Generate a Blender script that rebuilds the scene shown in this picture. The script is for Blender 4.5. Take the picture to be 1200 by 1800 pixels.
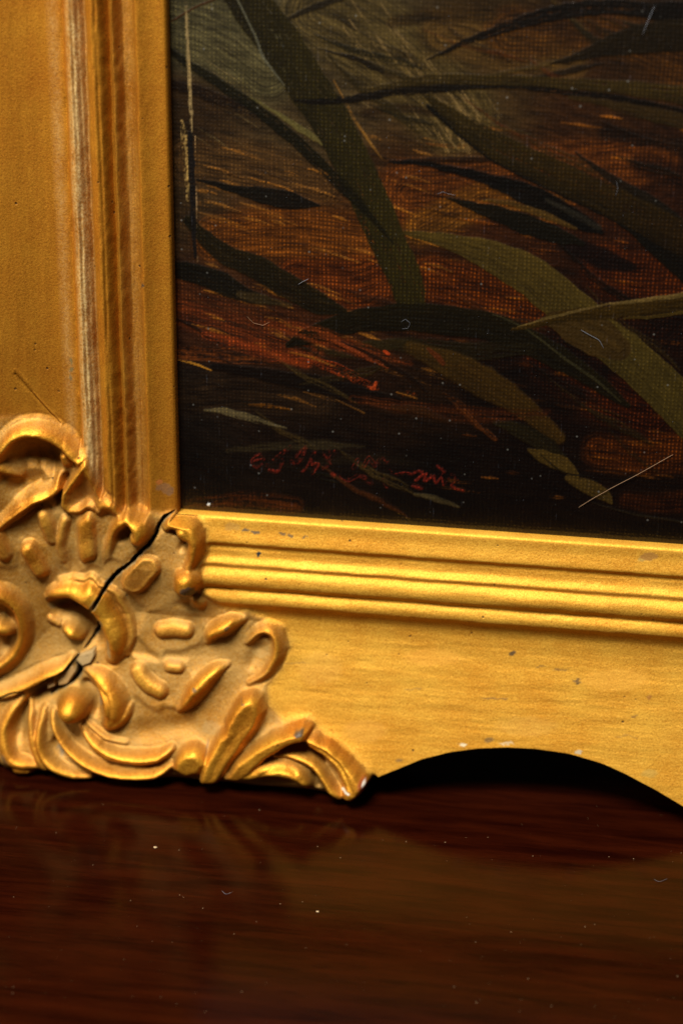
import bpy, math
import numpy as np
from mathutils import Matrix

# ------------------------------------------------------------------ camera, world, lamps, exposure
for o in list(bpy.data.objects):
    bpy.data.objects.remove(o)
scene = bpy.context.scene
MM = 0.001
FPX = 3300.0                                   # focal length for a 1200 x 1800 frame
PITCH, YAW, ROLL = math.radians(23.0), math.radians(8.2), math.radians(0.79)
Rv = np.array([math.cos(YAW), math.sin(YAW), 0.0])
Fv = np.array([-math.sin(YAW) * math.cos(PITCH), math.cos(YAW) * math.cos(PITCH), -math.sin(PITCH)])
Uv = np.cross(Rv, Fv)
Rv = Rv * math.cos(ROLL) + Uv * math.sin(ROLL)
Uv = np.cross(Rv, Fv)
CAM = -(Fv * FPX + Rv * (312 - 600) - Uv * (903 - 900)) / 6.0     # mm, inner frame corner = origin
ZTAB = 84.0                                    # height (mm) of the inner corner above the table, set from the foot


def px_of(X, Z, h):
    """picture coordinates of points of the frame (mm)"""
    qx, qy, qz = X - CAM[0], -h - CAM[1], Z - CAM[2]
    d = qx * Fv[0] + qy * Fv[1] + qz * Fv[2]
    return (600 + FPX * (qx * Rv[0] + qy * Rv[1] + qz * Rv[2]) / d,
            900 - FPX * (qx * Uv[0] + qy * Uv[1] + qz * Uv[2]) / d)


def local_of(x, y, h):
    """frame coordinates (mm) of the point seen at x, y whose height above the frame plane is h"""
    d = Fv * FPX + Rv * (x - 600) - Uv * (y - 900)
    t = (-h - CAM[1]) / d[1]
    p = CAM + d * t
    return p[0], p[2]


def table_of(x, y):
    d = Fv * FPX + Rv * (x - 600) - Uv * (y - 900)
    t = (-ZTAB - CAM[2]) / d[2]
    p = CAM + d * t
    return p[0], p[1]


# the foot of the lower rail stands on the table
ZTAB = -local_of(606, 1407, 14.0)[1]

cam_data = bpy.data.cameras.new('camera')
cam_data.sensor_fit = 'VERTICAL'
cam_data.sensor_height = 36.0
cam_data.sensor_width = 24.0
cam_data.lens = FPX / 1800 * 36.0
cam_data.clip_start = 0.01
cam_data.clip_end = 50
cam_data.dof.use_dof = True
cam_data.dof.aperture_fstop = 6.7
cam = bpy.data.objects.new('camera', cam_data)
scene.collection.objects.link(cam)
cp = np.array([CAM[0], CAM[1], CAM[2] + ZTAB]) * MM
cam.matrix_world = Matrix(((Rv[0], Uv[0], -Fv[0], cp[0]), (Rv[1], Uv[1], -Fv[1], cp[1]),
                           (Rv[2], Uv[2], -Fv[2], cp[2]), (0, 0, 0, 1)))
fx, fz = local_of(600, 700, 3.0)
cam_data.dof.focus_distance = float(np.dot(np.array([fx, -3.0, fz]) - CAM, Fv)) * MM
scene.camera = cam

world = bpy.data.worlds.new('World')
scene.world = world
world.use_nodes = True
bg = world.node_tree.nodes['Background']
bg.inputs[0].default_value = (1.0, 0.93, 0.84, 1)
bg.inputs[1].default_value = 0.02


def area(name, loc, target, size, power, col):
    d = bpy.data.lights.new(name, 'AREA')
    d.shape = 'RECTANGLE'
    d.size, d.size_y = size
    d.energy = power
    d.color = col
    o = bpy.data.objects.new(name, d)
    scene.collection.objects.link(o)
    o.location = loc
    from mathutils import Vector
    o.rotation_euler = (Vector(target) - Vector(loc)).to_track_quat('-Z', 'Y').to_euler()
    return o


area('window_light', (-0.16, -0.56, 1.02), (0.08, 0, 0.06), (0.40, 0.34), 32.0, (1.0, 0.96, 0.89))

area('side_lamp', (-0.90, -0.42, 0.42), (0.05, 0, 0.10), (0.26, 0.28), 4.8, (1.0, 0.84, 0.64))

scene.view_settings.view_transform = 'Standard'
scene.view_settings.look = 'None'
scene.view_settings.gamma = 1.0
scene.view_settings.exposure = 0.0
scene.view_settings.use_curve_mapping = False
scene.render.engine = 'CYCLES'
scene.cycles.use_denoising = True
scene.cycles.max_bounces = 8

# ------------------------------------------------------------------ numpy helpers
RNG = np.random.default_rng(7)


def lin(c):
    c = np.asarray(c, float) / 255.0
    return np.where(c <= 0.04045, c / 12.92, ((c + 0.055) / 1.055) ** 2.4)


def vnoise(x, y, seed):
    xi, yi = np.floor(x).astype(np.int64), np.floor(y).astype(np.int64)
    fx_, fy_ = x - xi, y - yi
    fx_ = fx_ * fx_ * (3 - 2 * fx_)
    fy_ = fy_ * fy_ * (3 - 2 * fy_)

    def hsh(a, b):
        n = (a * 374761393 + b * 668265263 + seed * 1442695041) & 0xFFFFFFFF
        n = ((n ^ (n >> 13)) * 1274126177) & 0xFFFFFFFF
        return ((n ^ (n >> 16)) & 0xFFFF) / 65535.0
    a = hsh(xi, yi) * (1 - fx_) + hsh(xi + 1, yi) * fx_
    b = hsh(xi, yi + 1) * (1 - fx_) + hsh(xi + 1, yi + 1) * fx_
    return (a * (1 - fy_) + b * fy_) * 2 - 1


def fbm(x, y, seed, n=3):
    v, a, t = 0, 1.0, 0
    for k in range(n):
        v = v + a * vnoise(x * 2 ** k, y * 2 ** k, seed + 17 * k)
        t += a
        a *= 0.5
    return v / t


def catmull(pts, step=5.0):
    P = np.asarray(pts, float)
    if len(P) == 1:
        return P
    Q = np.vstack([2 * P[0] - P[1], P, 2 * P[-1] - P[-2]])
    out = []
    for i in range(1, len(Q) - 2):
        p0, p1, p2, p3 = Q[i - 1], Q[i], Q[i + 1], Q[i + 2]
        n = max(2, int(np.hypot(*(p2 - p1)[:2]) / step))
        t = np.linspace(0, 1, n, endpoint=False)[:, None]
        s = 0.5 * ((2 * p1) + (-p0 + p2) * t + (2 * p0 - 5 * p1 + 4 * p2 - p3) * t ** 2 + (-p0 + 3 * p1 - 3 * p2 + p3) * t ** 3)
        s[:, 2:] = p1[2:] * (1 - t) + p2[2:] * t
        out.append(s)
    out.append(P[-1:])
    return np.vstack(out)


def stroke_field(px, py, path):
    """for points: signed distance / radius, radius, extra columns, arc parameter (path rows x, y, r, ...)"""
    d2b = np.full(px.shape, 1e18)
    sg = np.zeros(px.shape)
    ext = np.zeros((path.shape[1] - 2,) + px.shape)
    tt = np.zeros(px.shape)
    L = 0.0
    for i in range(len(path) - 1):
        a, b = path[i], path[i + 1]
        dx, dy = b[0] - a[0], b[1] - a[1]
        l2 = dx * dx + dy * dy + 1e-9
        t = np.clip(((px - a[0]) * dx + (py - a[1]) * dy) / l2, 0, 1)
        ex, ey = px - a[0] - t * dx, py - a[1] - t * dy
        d2 = ex * ex + ey * ey
        m = d2 < d2b
        d2b = np.where(m, d2, d2b)
        sg = np.where(m, np.sign(ex * -dy + ey * dx), sg)
        for k in range(ext.shape[0]):
            ext[k] = np.where(m, a[2 + k] * (1 - t) + b[2 + k] * t, ext[k])
        tt = np.where(m, L + t * math.sqrt(l2), tt)
        L += math.sqrt(l2)
    return np.sqrt(d2b) * np.where(sg == 0, 1, sg), ext, tt / max(L, 1e-6), L


def smax(a, b, k):
    k = np.minimum(k, np.maximum(np.minimum(a, b), 0)) + 1e-6
    h = np.clip(0.5 + 0.5 * (a - b) / k, 0, 1)
    return b * (1 - h) + a * h + k * h * (1 - h)


def blur(a, sig):
    r = int(3 * sig + 1)
    k = np.exp(-0.5 * (np.arange(-r, r + 1) / sig) ** 2)
    k /= k.sum()
    p = np.pad(a, ((r, r), (0, 0)), 'edge')
    a = sum(k[i] * p[i:i + a.shape[0]] for i in range(2 * r + 1))
    p = np.pad(a, ((0, 0), (r, r)), 'edge')
    return sum(k[i] * p[:, i:i + a.shape[1]] for i in range(2 * r + 1))


# ------------------------------------------------------------------ materials
def new_mat(name):
    m = bpy.data.materials.new(name)
    m.use_nodes = True
    nt = m.node_tree
    nt.nodes.clear()
    return m, nt


class N:
    def __init__(self, nt):
        self.nt = nt

    def __call__(self, kind, **kw):
        n = self.nt.nodes.new(kind)
        for k, v in kw.items():
            if k == 'inp':
                for i, val in v.items():
                    if isinstance(val, bpy.types.NodeSocket):
                        self.nt.links.new(val, n.inputs[i])
                    else:
                        n.inputs[i].default_value = val
            else:
                setattr(n, k, v)
        return n

    def math(self, op, a, b=0.0, clamp=False):
        n = self('ShaderNodeMath', operation=op, use_clamp=clamp, inp={0: a, 1: b})
        return n.outputs[0]

    def mix(self, f, a, b, blend='MIX'):
        n = self('ShaderNodeMix', data_type='RGBA', blend_type=blend)
        for i, v in ((0, f), (6, a), (7, b)):
            if isinstance(v, bpy.types.NodeSocket):
                self.nt.links.new(v, n.inputs[i])
            else:
                n.inputs[i].default_value = v if i == 0 else tuple(v) + ((1,) if len(v) == 3 else ())
        return n.outputs[2]

    def ramp(self, f, p0, p1):
        n = self('ShaderNodeMapRange', inp={0: f, 1: p0, 2: p1})
        n.clamp = True
        return n.outputs[0]


def gold_material(name, stretch, tone):
    m, nt = new_mat(name)
    n = N(nt)
    tc = n('ShaderNodeTexCoord')
    obj = tc.outputs['Object']
    mp = n('ShaderNodeMapping', inp={0: obj, 3: stretch}).outputs[0]
    grain = n('ShaderNodeTexNoise', inp={'Vector': obj, 'Scale': 2300.0, 'Detail': 3.0, 'Roughness': 0.75}).outputs[0]
    fine = n('ShaderNodeTexNoise', inp={'Vector': obj, 'Scale': 1500.0, 'Detail': 3.0}).outputs[0]
    big = n('ShaderNodeTexNoise', inp={'Vector': obj, 'Scale': 60.0, 'Detail': 5.0, 'Roughness': 0.6}).outputs[0]
    streak = n('ShaderNodeTexNoise', inp={'Vector': mp, 'Scale': 420.0, 'Detail': 4.0, 'Roughness': 0.65}).outputs[0]
    dsep = n('ShaderNodeSeparateXYZ', inp={0: n('ShaderNodeAttribute', attribute_name='dust').outputs['Vector']})
    dust, crest_gold, bron = dsep.outputs[0], dsep.outputs[1], dsep.outputs[2]
    spot = n('ShaderNodeAttribute', attribute_name='spot')
    c = n.mix(n.ramp(big, 0.35, 0.68), (0.56, 0.26, 0.018), (0.65, 0.36, 0.038))
    c = n.mix(n.math('MULTIPLY', n.ramp(streak, 0.45, 0.75), 0.28), c, (0.46, 0.17, 0.006))
    c = n.mix(n.math('MULTIPLY', n.ramp(grain, 0.52, 0.70), 0.75), c, (0.80, 0.46, 0.07))
    c = n.mix(n.math('MULTIPLY', n.ramp(grain, 0.48, 0.30), 0.75), c, (0.30, 0.10, 0.004))
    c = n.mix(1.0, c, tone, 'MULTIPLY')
    # darker bronze on the modelled forms, turning to brighter gold along their crests
    crest_mix = n.math('MULTIPLY', crest_gold, n.ramp(n.math('ADD', big, n.math('MULTIPLY', fine, 0.5)), 0.45, 0.95), True)
    c = n.mix(bron, c, n.mix(crest_mix, n.mix(1.0, c, (0.88, 0.74, 0.55), 'MULTIPLY'), n.mix(1.0, c, (1.35, 1.45, 1.5), 'MULTIPLY')))
    mtl = 0.70 if 'level' in name else 0.78
    # dull dusty ground between the raised forms
    dn = n.math('MULTIPLY', dust, n.ramp(n.math('ADD', big, n.math('MULTIPLY', fine, 0.4)), 0.40, 0.78), True)
    dull = n.mix(n.ramp(fine, 0.35, 0.65), *(((0.34, 0.20, 0.06), (0.50, 0.35, 0.14)) if 'upright' in name else ((0.28, 0.17, 0.046), (0.36, 0.24, 0.08))))
    c = n.mix(dn, c, dull)
    # tiny pits in the gilding
    vo = n('ShaderNodeTexVoronoi', inp={'Vector': obj, 'Scale': 330.0, 'Randomness': 1.0})
    keep = n('ShaderNodeSeparateColor', inp={0: vo.outputs['Color']}).outputs[0]
    pit = n.math('MULTIPLY', n.ramp(vo.outputs['Distance'], 0.16, 0.08), n.ramp(keep, 0.86, 0.9))
    c = n.mix(n.math('MULTIPLY', pit, 0.8), c, (0.05, 0.025, 0.01))
    c = n.mix(spot.outputs['Alpha'], c, spot.outputs['Color'])
    metal = n.math('MULTIPLY', n.math('SUBTRACT', 1.0, n.math('MULTIPLY', dn, 0.5)), mtl)
    metal = n.math('MULTIPLY', metal, n.math('SUBTRACT', 1.0, spot.outputs['Alpha']), True)
    rough = n.math('ADD', n.math('ADD', 0.48 if 'plaster' in name else 0.60, n.math('MULTIPLY', fine, 0.12)), n.math('MULTIPLY', dn, 0.2))
    hgt = n.math('ADD', n.math('MULTIPLY', grain, 0.35), n.math('ADD', n.math('MULTIPLY', streak, 0.38), n.math('MULTIPLY', fine, 0.5)))
    hgt = n.math('SUBTRACT', hgt, n.math('MULTIPLY', pit, 0.8))
    b = n('ShaderNodeBump', inp={'Strength': 0.8, 'Distance': 0.00020, 'Height': hgt}).outputs[0]
    p = n('ShaderNodeBsdfPrincipled', inp={'Base Color': c, 'Metallic': metal, 'Roughness': rough, 'Normal': b})
    o = n('ShaderNodeOutputMaterial')
    nt.links.new(p.outputs[0], o.inputs[0])
    return m


def painting_material():
    m, nt = new_mat('oil_paint_on_canvas')
    n = N(nt)
    obj = n('ShaderNodeTexCoord').outputs['Object']
    wob = n('ShaderNodeTexNoise', inp={'Vector': obj, 'Scale': 160.0, 'Detail': 2.0}).outputs[0]
    sep = n('ShaderNodeSeparateXYZ', inp={0: obj})
    k = 2 * math.pi / 0.00112
    wx = n.math('SINE', n.math('ADD', n.math('MULTIPLY', sep.outputs[0], k), n.math('MULTIPLY', wob, 5.0)))
    wz = n.math('SINE', n.math('ADD', n.math('MULTIPLY', sep.outputs[2], k * 1.05), n.math('MULTIPLY', wob, 5.0)))
    fine = n('ShaderNodeTexNoise', inp={'Vector': obj, 'Scale': 900.0, 'Detail': 3.0}).outputs[0]
    weave = n.math('MULTIPLY', n.math('MULTIPLY', n.math('ADD', wx, 1.05), 0.5), n.math('ADD', n.math('MULTIPLY', wz, 0.32), 0.68))
    vm = n('ShaderNodeMapping', inp={0: obj, 3: (1.0, 1.0, 0.22)}).outputs[0]
    dash = n('ShaderNodeTexNoise', inp={'Vector': vm, 'Scale': 1100.0, 'Detail': 2.0}).outputs[0]
    patch = n('ShaderNodeTexNoise', inp={'Vector': obj, 'Scale': 120.0, 'Detail': 3.0}).outputs[0]
    weave = n.math('MULTIPLY', weave, n.math('MULTIPLY', n.ramp(dash, 0.12, 0.6), n.ramp(fine, 0.0, 0.6)))
    col = n('ShaderNodeAttribute', attribute_name='paint')
    thin = col.outputs['Alpha']
    lo = n.mix(1.0, col.outputs['Color'], (0.5, 0.42, 0.34), 'MULTIPLY')
    hi = n.mix(1.0, col.outputs['Color'], (4.4, 4.0, 2.3), 'MULTIPLY')
    wv = n.mix(n.math('POWER', n.ramp(weave, 0.12, 0.85), 1.6), lo, hi)
    c = n.mix(thin, col.outputs['Color'], wv)
    c = n.mix(n.math('MULTIPLY', n.ramp(fine, 0.4, 0.62), 0.25), c, (0, 0, 0))
    gl = n.math('MULTIPLY', n.math('MULTIPLY', n.ramp(dash, 0.64, 0.72), n.ramp(wx, 0.1, 0.8)), n.ramp(patch, 0.46, 0.66))  # bluish glints on the thread tops, put into the colour
    c = n.mix(n.math('MULTIPLY', gl, 0.1), c, (0.07, 0.08, 0.10))
    vo = n('ShaderNodeTexVoronoi', inp={'Vector': obj, 'Scale': 420.0})
    keep = n('ShaderNodeSeparateColor', inp={0: vo.outputs['Color']}).outputs[0]
    dot = n.math('MULTIPLY', n.ramp(vo.outputs['Distance'], 0.17, 0.08), n.ramp(keep, 0.9, 0.93))
    c = n.mix(n.math('MULTIPLY', dot, 0.4), c, (0.12, 0.115, 0.10))
    hgt = n.math('ADD', n.math('MULTIPLY', weave, 0.8), n.math('MULTIPLY', fine, 0.6))
    b = n('ShaderNodeBump', inp={'Strength': 0.5, 'Distance': 0.00018, 'Height': hgt}).outputs[0]
    p = n('ShaderNodeBsdfPrincipled', inp={'Base Color': c, 'Roughness': 0.32, 'Specular IOR Level': 0.5, 'Normal': b})
    o = n('ShaderNodeOutputMaterial')
    nt.links.new(p.outputs[0], o.inputs[0])
    return m


def mahogany_material():
    m, nt = new_mat('polished_mahogany')
    n = N(nt)
    obj = n('ShaderNodeTexCoord').outputs['Object']
    rot = n('ShaderNodeMapping', inp={0: obj, 2: (0, 0, math.radians(-4)), 3: (1.0, 9.0, 1.0)}).outputs[0]
    g1 = n('ShaderNodeTexNoise', inp={'Vector': rot, 'Scale': 26.0, 'Detail': 6.0, 'Roughness': 0.6, 'Distortion': 0.4}).outputs[0]
    rot2 = n('ShaderNodeMapping', inp={0: obj, 2: (0, 0, math.radians(-4)), 3: (1.0, 22.0, 1.0)}).outputs[0]
    pores = n('ShaderNodeTexNoise', inp={'Vector': rot2, 'Scale': 130.0, 'Detail': 3.0, 'Roughness': 0.7}).outputs[0]
    c = n.mix(n.ramp(g1, 0.34, 0.66), (0.0062, 0.0008, 0.0003), (0.018, 0.0026, 0.0006))
    c = n.mix(n.math('MULTIPLY', n.ramp(pores, 0.54, 0.70), 0.6), c, (0.0025, 0.0007, 0.0004))
    sm = n('ShaderNodeTexNoise', inp={'Vector': obj, 'Scale': 40.0, 'Detail': 4.0}).outputs[0]
    rough = n.math('ADD', 0.07, n.math('MULTIPLY', n.ramp(sm, 0.4, 0.7), 0.07))
    b = n('ShaderNodeBump', inp={'Strength': 0.12, 'Distance': 0.0002, 'Height': n.math('SUBTRACT', g1, n.math('MULTIPLY', pores, 0.7))}).outputs[0]
    p = n('ShaderNodeBsdfPrincipled', inp={'Base Color': c, 'Roughness': rough, 'Specular IOR Level': 0.05, 'Specular Tint': (1.0, 0.72, 0.5, 1), 'Normal': b})
    o = n('ShaderNodeOutputMaterial')
    nt.links.new(p.outputs[0], o.inputs[0])
    return m


def plain_material(name, col, rough=0.7):
    m, nt = new_mat(name)
    n = N(nt)
    obj = n('ShaderNodeTexCoord').outputs['Object']
    v = n('ShaderNodeTexNoise', inp={'Vector': obj, 'Scale': 800.0}).outputs[0]
    c = n.mix(n.ramp(v, 0.3, 0.7), tuple(0.75 * x for x in col), col)
    p = n('ShaderNodeBsdfPrincipled', inp={'Base Color': c, 'Roughness': rough})
    o = n('ShaderNodeOutputMaterial')
    nt.links.new(p.outputs[0], o.inputs[0])
    return m


GOLD_L = gold_material('gilding_brushed_upright', (1.0, 1.0, 0.10), (0.60, 0.47, 0.24))  # tone darkened partly to carry the weaker light on this rail
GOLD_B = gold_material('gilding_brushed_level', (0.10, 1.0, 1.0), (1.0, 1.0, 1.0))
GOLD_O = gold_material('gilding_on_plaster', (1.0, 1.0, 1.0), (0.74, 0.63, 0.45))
PAINT = painting_material()
WOOD = mahogany_material()

# ------------------------------------------------------------------ scene-graph helpers


def thing(name, label, cat, loc=(0, 0, 0), group=None):
    o = bpy.data.objects.new(name, None)
    o.empty_display_size = 0.02
    scene.collection.objects.link(o)
    o.location = loc
    o['label'], o['category'] = label, cat
    if group:
        o['group'] = group
    return o


def mesh_obj(name, V, Fq, mat, parent=None, normals=None, attrs=None):
    me = bpy.data.meshes.new(name)
    V = np.ascontiguousarray(V, np.float32)
    Fq = np.ascontiguousarray(Fq, np.int32)
    k = Fq.shape[1]
    me.vertices.add(len(V))
    me.vertices.foreach_set('co', V.ravel())
    me.loops.add(Fq.size)
    me.loops.foreach_set('vertex_index', Fq.ravel())
    me.polygons.add(len(Fq))
    me.polygons.foreach_set('loop_start', np.arange(0, Fq.size, k, dtype=np.int32))
    me.update(calc_edges=True)
    me.validate()
    me.polygons.foreach_set('use_smooth', np.ones(len(me.polygons), bool))
    for nm, (typ, val) in (attrs or {}).items():
        at = me.attributes.new(nm, typ, 'POINT')
        at.data.foreach_set({'FLOAT_COLOR': 'color', 'FLOAT_VECTOR': 'vector'}.get(typ, 'value'), np.ascontiguousarray(val, np.float32).ravel())
    if normals is not None:
        me.normals_split_custom_set_from_vertices(np.ascontiguousarray(normals, np.float32))
    me.materials.append(mat)
    o = bpy.data.objects.new(name, me)
    scene.collection.objects.link(o)
    if parent is not None:
        o.parent = parent
    return o


PIECES = {}


def split_grid(P, keepcell, celllabel, attrs):
    """cut one sheet (rows x cols x 3) into pieces by cell label; shared normals keep it seamless"""
    nr, nc = P.shape[:2]
    nrm = np.cross(np.gradient(P, axis=1), np.gradient(P, axis=0))     # winding normal of a, b, c, d
    nrm /= np.linalg.norm(nrm, axis=2, keepdims=True) + 1e-12
    idx = np.arange(nr * nc).reshape(nr, nc)
    quads = np.stack([idx[:-1, :-1], idx[:-1, 1:], idx[1:, 1:], idx[1:, :-1]], -1)
    if np.median(nrm[..., 1]) > 0:
        nrm = -nrm
        quads = quads[..., ::-1]
    Vf, Nf = P.reshape(-1, 3), nrm.reshape(-1, 3)
    for lab in np.unique(celllabel[keepcell]):
        q = quads[keepcell & (celllabel == lab)]
        u, inv = np.unique(q, return_inverse=True)
        PIECES.setdefault(int(lab), []).append((Vf[u], inv.reshape(q.shape), Nf[u], {k: v.reshape(nr * nc, -1)[u] for k, (t, v) in attrs.items()}))


def build_piece(lab, name, mat, parent, types):
    if lab not in PIECES:
        return None
    V, F, Nn, A, off = [], [], [], {k: [] for k in types}, 0
    for v, f, n_, at in PIECES.pop(lab):
        V.append(v)
        F.append(f + off)
        Nn.append(n_)
        off += len(v)
        for k in types:
            A[k].append(at[k])
    return mesh_obj(name, np.concatenate(V), np.concatenate(F), mat, parent, np.concatenate(Nn),
                    {k: (types[k], np.concatenate(A[k])) for k in types})


GT = {'dust': 'FLOAT_VECTOR', 'spot': 'FLOAT_COLOR'}


# ------------------------------------------------------------------ the table
XT0, XT1, YT0, YT1 = -420.0, 640.0, -400.0, 330.0


def build_table():
    import bmesh
    bm = bmesh.new()
    bmesh.ops.create_cube(bm, size=1)
    for v in bm.verts:
        v.co.x = (XT0 + XT1) / 2 * MM + v.co.x * (XT1 - XT0) * MM
        v.co.y = (YT0 + YT1) / 2 * MM + v.co.y * (YT1 - YT0) * MM
        v.co.z = -0.011 + v.co.z * 0.022
    bmesh.ops.bevel(bm, geom=bm.edges[:], offset=0.004, segments=4, profile=0.5, affect='EDGES')
    me = bpy.data.meshes.new('table_top')
    bm.to_mesh(me)
    bm.free()
    me.materials.append(WOOD)
    o = bpy.data.objects.new('table_top', me)
    scene.collection.objects.link(o)
    o['kind'] = 'structure'
    o['label'] = 'polished dark red mahogany table top under the gilt frame'


build_table()

# ------------------------------------------------------------------ the frame: profile and outline
PROF = np.array([(0, 0.0), (0.35, 0.4), (3, 0.8), (7.0, 1.9), (7.6, 2.0), (8.0, 1.4), (8.6, 0.8), (10, 0.7), (11.8, 1.1), (13.2, 2.7),
                 (13.9, 3.2), (14.4, 2.6), (14.9, 2.0), (15.5, 2.8), (17.0, 4.4), (18.6, 4.8), (20.0, 4.2), (21.0, 3.0),
                 (21.8, 1.8), (22.6, 2.7), (24.8, 4.0), (25.8, 3.9), (26.8, 2.8), (28.2, 1.6), (30.5, 1.1), (34, 1.4),
                 (46, 4.6), (58, 8.2), (70, 12.0), (80, 15.2), (110, 25.0)])


def hermite_raw(s):
    xs, ys = PROF[:, 0], PROF[:, 1]
    m = np.gradient(ys, xs)
    d = np.diff(ys) / np.diff(xs)
    for i in range(1, len(xs) - 1):
        m[i] = 0 if d[i - 1] * d[i] <= 0 else 2 * d[i - 1] * d[i] / (d[i - 1] + d[i])
    i = np.clip(np.searchsorted(xs, s) - 1, 0, len(xs) - 2)
    w = xs[i + 1] - xs[i]
    t = np.clip((s - xs[i]) / w, 0, 1)
    return ((2 * t ** 3 - 3 * t ** 2 + 1) * ys[i] + (t ** 3 - 2 * t ** 2 + t) * w * m[i]
            + (-2 * t ** 3 + 3 * t ** 2) * ys[i + 1] + (t ** 3 - t ** 2) * w * m[i + 1])


_S = np.arange(-4, 205, 0.05)
_k = np.exp(-0.5 * (np.arange(-30, 31) * 0.05 / 0.42) ** 2)
_H = np.convolve(np.pad(hermite_raw(np.clip(_S, 0, 200)), 30, 'edge'), _k / _k.sum(), 'valid')
_H = np.where(_S < 1.5, hermite_raw(np.clip(_S, 0, 200)), _H)


def hermite(s):
    return np.interp(s, _S, _H)


OUT_PX = [(-260, 1345), (-150, 1352), (-60, 1350), (0, 1346), (14, 1358), (35, 1367), (58, 1362), (80, 1362), (108, 1370), (140, 1376),
          (165, 1374), (186, 1371), (222, 1372), (262, 1375), (300, 1371), (342, 1375), (400, 1380), (450, 1386), (540, 1392),
          (572, 1397), (588, 1404), (604, 1408), (620, 1404), (636, 1391), (652, 1371), (700, 1346), (740, 1332), (790, 1322),
          (840, 1317), (890, 1316), (940, 1319), (1000, 1327), (1060, 1343), (1100, 1359), (1150, 1382), (1200, 1408),
          (1260, 1438), (1300, 1452)]
OUT = np.array([local_of(x, y, 14.0 if x < 660 else 10.5) for x, y in OUT_PX])
XOUT = 95.0                      # half-hidden outer edge of the upright rail


def outline(X):
    far = OUT[-1]
    ext = np.vstack([[(-400, OUT[0, 1])], OUT, [(far[0] + 30, -ZTAB), (far[0] + 80, -ZTAB)]])
    z = np.interp(X, ext[:, 0], ext[:, 1])
    ker = 0
    for k, w in ((-1.2, .15), (-.6, .2), (0, .3), (.6, .2), (1.2, .15)):
        ker = ker + w * np.interp(X + k, ext[:, 0], ext[:, 1])
    return np.maximum(ker * 0.75 + z * 0.25, -ZTAB)


# ------------------------------------------------------------------ the corner ornament: forms (x, y, radius, height) in picture units / mm
ORN = []      # (part name, list of rows, crest shift, profile)


def form(name, rows, a=0.0, prof='dome'):
    ORN.append((name, rows, a, prof))


# upper shell on the upright rail
form('shell_scroll', [(-12, 842, 12, 3.0), (-10, 812, 14, 4.0), (6, 784, 16, 4.6), (24, 764, 18, 4.8), (46, 754, 19, 5.0), (68, 753, 19, 5.0), (92, 760, 19, 4.8),
                      (114, 774, 18, 4.6), (132, 792, 16, 4.4), (143, 810, 12, 4.0)], 0.35, 'soft')
form('scroll_knob', [(114, 802, 11, 3.6), (117, 812, 10, 3.2)])
form('scroll_tongue', [(-16, 822, 12, 3.0), (4, 824, 12, 3.2), (18, 829, 9, 2.8), (34, 838, 6, 1.6)])
form('shell_lip', [(105, 836, 8, 2.0), (100, 854, 13, 4.0), (84, 864, 15, 4.6), (62, 871, 15, 4.6), (40, 886, 15, 4.4), (22, 902, 14, 3.8), (4, 918, 11, 3.0), (-12, 936, 8, 2)], -0.45, 'soft')
form('leaf_tip', [(172, 876, 12, 2.0), (190, 894, 15, 3.4), (208, 908, 11, 2.0)], 0, 'soft')
form('finger', [(78, 906, 13, 2.4), (84, 920, 15, 2.6), (92, 946, 11, 1.4)], 0, 'flat')
form('finger', [(116, 914, 9, 2.2), (108, 950, 9, 2.2), (110, 984, 7, 0.8)])
form('finger', [(152, 920, 15, 3.2), (153, 950, 15, 2.4), (154, 974, 14, 2.8)], 0, 'flat')
form('finger', [(52, 966, 15, 3.4), (62, 984, 16, 2.6), (72, 1000, 15, 2.8)], 0, 'flat')
form('finger', [(-4, 944, 12, 2.4), (8, 974, 13, 2.2)], 0, 'flat')
form('curl', [(186, 984, 5, 0.6), (190, 962, 8, 2.0), (199, 936, 9, 3.2), (214, 916, 11, 4.0), (234, 909, 13, 4.8), (249, 917, 15, 5.6), (252, 934, 16, 5.6), (238, 941, 11, 3.6)], 0.1)
form('curl', [(294, 926, 8, 2.6), (304, 918, 11, 4.2), (322, 917, 13, 5.0), (338, 928, 15, 5.2), (344, 948, 14, 4.8), (342, 972, 11, 3.8), (334, 994, 9, 2.4)], -0.25)
form('curl_bud', [(324, 930, 14, 5.2), (330, 938, 12, 4.2)])
form('bead', [(328, 1021, 22, 6.2), (329, 1024, 22, 6.2)], 0, 'ball')
form('bead_foot', [(342, 1058, 9, 2.0), (352, 1064, 8, 1.8)])
form('oval_pad', [(236, 1023, 21, 2.4), (260, 997, 21, 2.4)], 0, 'plate')
# central volute
form('volute', [(84, 1050, 7, 1.2), (98, 1040, 13, 3.4), (126, 1033, 18, 4.8), (156, 1040, 22, 5.4), (182, 1059, 24, 5.6), (201, 1084, 25, 5.6), (211, 1112, 24, 5.2), (209, 1138, 20, 4.2), (198, 1158, 12, 2.0)], 0.30)
form('volute_rim', [(104, 1020, 5, 0.8), (140, 1014, 6, 1.8), (176, 1026, 6, 2.2), (208, 1050, 6, 2.4), (229, 1084, 6, 2.4), (233, 1120, 6, 2.2), (222, 1150, 6, 1.4)])
form('volute_rim', [(172, 1090, 5, 1.0), (186, 1112, 6, 1.6), (193, 1134, 6, 1.6), (194, 1158, 6, 1.0)])
form('seed', [(121, 1104, 12, 3.6), (130, 1110, 14, 4.2), (139, 1116, 11, 3.4)])
form('seed_ledge', [(88, 1090, 7, 1.4), (102, 1096, 8, 1.6)])
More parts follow.
